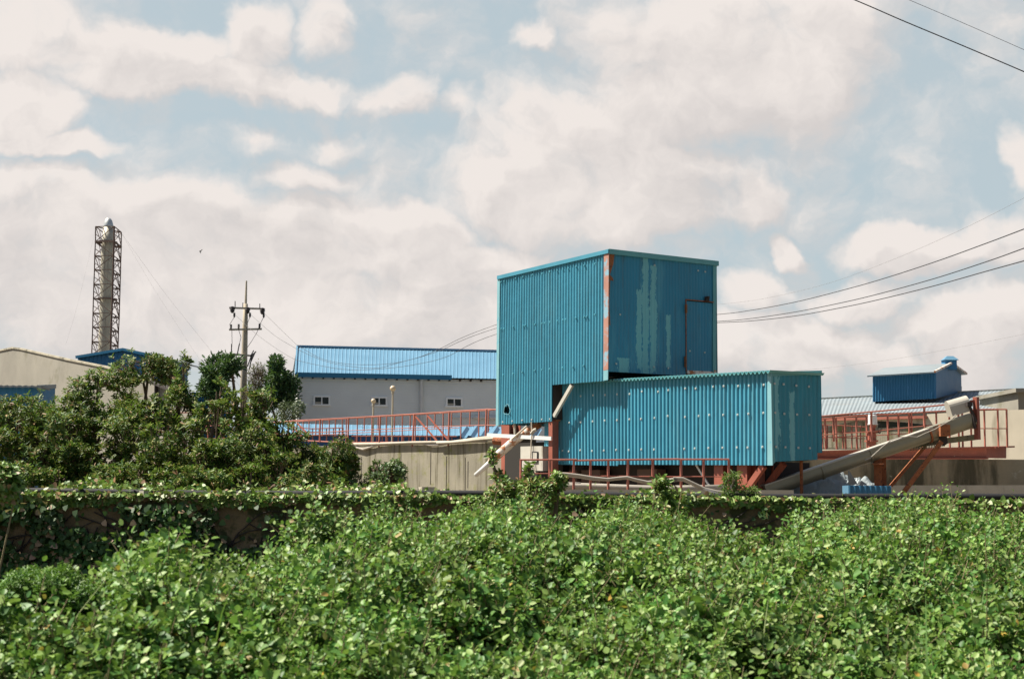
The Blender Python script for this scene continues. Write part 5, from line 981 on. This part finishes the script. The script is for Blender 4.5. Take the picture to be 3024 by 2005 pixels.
# fringe hanging over the top edge and patches on the wall face
n = 30000; X = rng.uniform(-9.5, 9.0, n); Zr = rng.uniform(0, 1, n); f1 = fbm2(X, Zr*0, .9, 9.); dep = .05+.30*np.clip(f1+.35, 0, 1.4)**1.5
edge = Zr**1.5*dep; keep = rng.uniform(size=n) < np.where(X < 4.0, .40, .08)*np.clip(1+1.6*f1, .15, 1.2); X, edge = X[keep], edge[keep]
P1 = np.stack([X, 19.97-rng.uniform(0, .07, len(X)), WT+.06-edge], 1)
n = 30000; X = rng.uniform(-9.5, 5.5, n); Z = rng.uniform(.0, 1.5, n); d_ = fbm2(X, Z, 1.3, 4.)
thr = np.where(X < -3.0, .12-1.9*np.maximum(0, 1.18-Z)-.25*(1.5-Z), .46-1.7*np.maximum(0, 1.15-Z)); thr = np.where(rng.uniform(size=n) < .035, -9, thr); keep = (d_ > thr) & (rng.uniform(size=n) < .9); X, Z = X[keep], Z[keep]
P2 = np.stack([X, 19.96-rng.uniform(0, .16, len(X)), Z], 1)
L1 = rng.uniform(.05, .09, len(P1)); 
o = leaves('hanging_ivy', P1, rnd(len(P1))*.8+np.array([0, -.3, -.6]), rnd(len(P1))*.6+np.array([0, -1, .5]), L1, L1*.9, T_IVY, lm_ivy); tag(o, 'fringe of ivy hanging over the top edge of the retaining wall', 'ivy', kind='stuff')
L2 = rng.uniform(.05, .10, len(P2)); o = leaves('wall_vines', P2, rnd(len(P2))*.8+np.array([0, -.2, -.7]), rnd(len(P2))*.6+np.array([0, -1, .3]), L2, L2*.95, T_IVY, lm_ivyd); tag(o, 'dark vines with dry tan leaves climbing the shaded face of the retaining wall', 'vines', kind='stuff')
A_, B_ = [], []
for i in range(130):
    x, z = random.uniform(-9, 4), random.uniform(1.0, 1.6) if i % 3 else random.uniform(.2, 1.2); a = random.uniform(-2.6, -.5)
    for k in range(9):
        a += random.uniform(-.5, .5); nx, nz_ = x+math.cos(a)*.13, z+math.sin(a)*.13
        if nz_ > 1.58 or nz_ < 0: a = -a
        A_.append((x, 19.975, z)); B_.append((nx, 19.975, nz_)); x, z = nx, nz_
o = sticks('vine_stems', np.array(A_), np.array(B_), np.full(len(A_), .010), np.full(len(A_), .008), m_dark); tag(o, 'tangle of dark bare vine stems on the retaining wall face', 'vines', kind='stuff')
# ---- foreground thicket
prof = np.array([(-400, 1300), (0, 1330), (200, 1345), (290, 1340), (350, 1255), (378, 1228), (430, 1250), (470, 1275), (530, 1315), (580, 1290), (612, 1262), (660, 1285), (700, 1215), (722, 1190), (765, 1190), (800, 1208), (840, 1192), (900, 1175), (1000, 1180), (1100, 1160), (1200, 1150), (1300, 1150), (1400, 1168), (1500, 1172), (1600, 1178), (1680, 1168), (1760, 1158), (1850, 1152), (1980, 1160), (2060, 1158), (2110, 1140), (2150, 1138), (2210, 1152), (2313, 1166), (2365, 1176), (2800, 1180)])
def hedge_h(X, Yv):
    px = 1182.5+X/Yv*3350; yt = np.interp(px, prof[:, 0], prof[:, 1])
    yb = np.clip(np.interp(px, [0, 500, 700, 1000, 2365], [11.5, 11.5, 13.5, 16.0, 16.5]), 11, 17)
    htop = EYE-(yt-1134)/3350*yb
    front = np.interp(px, [0, 1400, 1900, 2365], [.72, .40, .15, .10])
    t = np.clip((Yv-9.0)/(yb-9.0), 0, 1); base_ = front+(htop-front)*(1-(1-t)**1.7)
    back = np.clip((yb+1.6-Yv)/1.6, 0, 1); base_ = np.where(Yv > yb, htop*back, base_)
    return np.minimum(base_, EYE-(yt-1134)/3350*Yv)
n0 = 4000; u_ = rng.uniform(-300, 2700, n0); Yc = 8.7+rng.uniform(0, 1, n0)**1.15*9.0; Xc = (u_-1182.5)/3350*Yc
nb_ = 125; ub = rng.uniform(-330, 2730, nb_); Yb = 8.6+rng.uniform(0, 1, nb_)**1.1*9.0; rb2_ = rng.uniform(.42, .98, nb_)
ux_ = np.array([375, 400, 450, 300, 240, 600, 520, 640, 700, 740, 330, 480, 570, 170, 60]); Yx_ = np.array([11.3, 10.6, 11.4, 11.0, 10.5, 11.8, 10.8, 11.2, 12.8, 13.4, 10.2, 10.1, 10.4, 9.7, 9.6])
ub = np.concatenate([ub, ux_]); Yb = np.concatenate([Yb, Yx_]); rb2_ = np.concatenate([rb2_, np.full(len(ux_), .62)]); Xb = (ub-1182.5)/3350*Yb
val = np.max(1-((Xc[:, None]-Xb)**2+((Yc[:, None]-Yb)*.8)**2)/rb2_**2, axis=1)
md = .78*(np.clip(val, 0, 1)**.42-.97)+np.array([mnoise.noise(Vector((x*2.6, y*2.6, 7)))*.22 for x, y in zip(Xc, Yc)])
Hc = hedge_h(Xc, Yc); keep = (Hc > .14) & ((val > .0) | (rng.uniform(size=n0) < .15)) & (np.array([mnoise.noise(Vector((x*.85+3, y*.7, 4))) for x, y in zip(Xc, Yc)]) < .30); Xc, Yc, Hc, md = Xc[keep], Yc[keep], Hc[keep], md[keep]
Hc = np.maximum(Hc+np.clip(md, -.8, .10)+.03, .12+.1*Hc)+rng.uniform(-.08, .06, len(Xc)); ns = 8
R_ = rng.uniform(.10, .26, len(Xc)); th_ = rng.uniform(0, 6.28, (len(Xc), ns)); rr_ = R_[:, None]*np.sqrt(rng.uniform(0, 1, (len(Xc), ns)))
X = (Xc[:, None]+rr_*np.cos(th_)).ravel(); Yv = (Yc[:, None]+rr_*np.sin(th_)).ravel(); rel = (rr_/R_[:, None])
Hh = (Hc[:, None]-.13*rel**2-rng.uniform(0, .10, rel.shape)).ravel(); n = len(X)
big = rng.uniform(size=n) < .07; Ls = rng.uniform(.16, .34, n)*np.where(big, 2.0, 1.0)
lower = np.where(rng.uniform(size=n) < .16, rng.uniform(.1, .5, n), 0)*np.clip(Hh, 0, 1); Zb = Hh-Ls*np.where(big, .45, .75)-lower
Zb = np.maximum(Zb, .02); B0_ = np.stack([X, Yv, Zb], 1)
tilt = (rel*1.0).ravel(); dr = nrm(np.stack([tilt*np.cos(th_).ravel()+rng.normal(-.05, .2, n), tilt*np.sin(th_).ravel()+rng.normal(-.15, .2, n), np.ones(n)], 1))
k = 14; tt = ((np.arange(k)+.5)/k)**.75
ph = rng.uniform(0, 6.28, n)[:, None]+np.arange(k)[None]*2.399
ref = nrm(np.cross(dr, np.array([[0, 1, .1]]))); r2 = np.cross(dr, ref); rad = ref[:, None]*np.cos(ph)[..., None]+r2[:, None]*np.sin(ph)[..., None]
P = B0_[:, None]+dr[:, None]*(tt[None, :]*Ls[:, None])[..., None]+rad*rng.uniform(.01, .05, (n, k))[..., None]
D = rad+dr[:, None]*(.15+.75*tt[None, :, None]**2+rng.normal(0, .25, (n, k))[..., None])
N = dr[:, None]*1.0-rad*(.2+.3*tt[None, :, None])+rng.normal(0, .38, (n, k, 3)); sz = rng.uniform(.042, .098, (n, k))*(1.25-.72*tt[None])*np.repeat(rng.uniform(.68, 1.25, len(Xc))*np.interp(Yc, [9, 12, 16], [1.08, 1.0, .80]), ns)[:, None]
P, D, N, sz = P.reshape(-1, 3), D.reshape(-1, 3), N.reshape(-1, 3), sz.ravel()
th = thing('bush_thicket', (0, 12, 0), 'dense foreground thicket of round leaved green bushes filling the bottom of the picture', 'bushes'); th['kind'] = 'stuff'
bpy.data.objects.remove(th)
V1 = leafverts(P, D, N, sz, sz*rng.uniform(.68, .98, len(sz)), T_ROUND)
o = raw_mesh('bush_thicket', V1, 8, T_ROUND[1], lm_hedge); tag(o, 'dense foreground thicket of round leaved green bushes filling the bottom of the picture', 'bushes', kind='stuff')
A2 = np.stack([X+rng.normal(0, .12, n), Yv+rng.normal(0, .12, n), np.zeros(n)], 1); top_ = B0_+dr*(Ls*.9)[:, None]; mid_ = B0_
o = sticks('thicket_stems', np.concatenate([A2[::3], mid_]), np.concatenate([mid_[::3], top_]), np.full(len(A2[::3])+n, .006), np.full(len(A2[::3])+n, .003), m_stem); tag(o, 'thin tan stems inside the foreground thicket', 'stems', kind='stuff')
# feathery bright plant, far left
PA = [ell(n_, at(x_*1.27865, y_*1.27865, 10.3), (a_, .3, b_), .1) for n_, x_, y_, a_, b_ in ((700, 60, 1370, .16, .13), (700, 135, 1365, .14, .14), (500, 185, 1395, .12, .11), (500, 20, 1410, .2, .12), (500, 100, 1430, .25, .12))]; P = np.concatenate([a_[0] for a_ in PA]); d = np.concatenate([a_[1] for a_ in PA]); P[:, 2] += .08*np.maximum(0, nz3(P*[1, 1, .2], 9.))+rng.uniform(0, .04, len(P)); U = nrm(d*.5+np.array([0, 0, 1])+rng.normal(0, .35, P.shape))
fw = thing('feathery_weed', (P[:, 0].mean(), 10.3, 0), 'bright green feathery weed at the lower left before the dark wall', 'weed')
leaves('foliage', *rosettes(P, U, 7, .042, .011), T_LONG, lm_weed, fw)
q0 = np.array([[P[:, 0].mean(), 10.3, 0]]); sticks('stems', np.repeat(q0, 160, 0)+rng.normal(0, .08, (160, 3))*[1, 1, 0], P[:160], np.full(160, .005), np.full(160, .003), m_stem, fw)
P, d = ell(420, at(2*1.27865, 1120*1.27865, 17.5), (.24, .2, .26), .2); vb = thing('vine_clump', (P[:, 0].mean(), 17.5, 0), 'leafy vine clump hanging at the left edge before the retaining wall', 'vines')
leaves('foliage', *rosettes(P, nrm(d+np.array([0, -.3, .6])), 6, .07, .055), T_IVY, lm_ivy, vb); sticks('stem', np.array([[P[:, 0].mean()-.1, 17.5, 0]]), P[:1], np.array([.02]), np.array([.01]), m_stem, vb)
# grass tufts
def blades(name, B, H, m, label, lean=.5, wd_=.012):
    n = len(B); a = rng.uniform(0, 6.28, n); hd = np.stack([np.cos(a), np.sin(a), np.zeros(n)], 1); sd = np.stack([-np.sin(a), np.cos(a), np.zeros(n)], 1); V = []
    le = rng.uniform(.15, 1, n)*lean
    for s_ in (0, .35, .7, 1.0):
        c = B+hd*(H*le*s_**2)[:, None]+np.array([0, 0, 1])*(H*(s_-.35*le*s_**2))[:, None]; w_ = wd_*(1-s_*.92)
        V += [c-sd*w_, c+sd*w_]
    V = np.stack(V, 1).reshape(-1, 3); o = raw_mesh(name, V, 8, [(0, 1, 3, 2), (2, 3, 5, 4), (4, 5, 7, 6)], m)
    return tag(o, label, 'grass', kind='stuff')
gx = []
for _ in range(900):
    u = random.choice([2150, 2200, 1700, 2120, 2300, 2180])+random.gauss(0, 60); Y = random.uniform(7.9, 8.7); gx.append(((u-1182.5)/3350*Y, Y, 0))
gx = np.array(gx); blades('tall_grass', gx, rng.uniform(.35, .72, len(gx)), lm_grass, 'tufts of bright grass along the bottom right edge', .9, .007)
gx = np.array([(random.uniform(-3.6, 3.6), random.uniform(9.3, 12.5), .2) for _ in range(60)]); blades('grass_blades', gx, rng.uniform(.7, 1.2, 60), lm_grass, 'scattered long grass blades poking through the thicket', .9, .012)
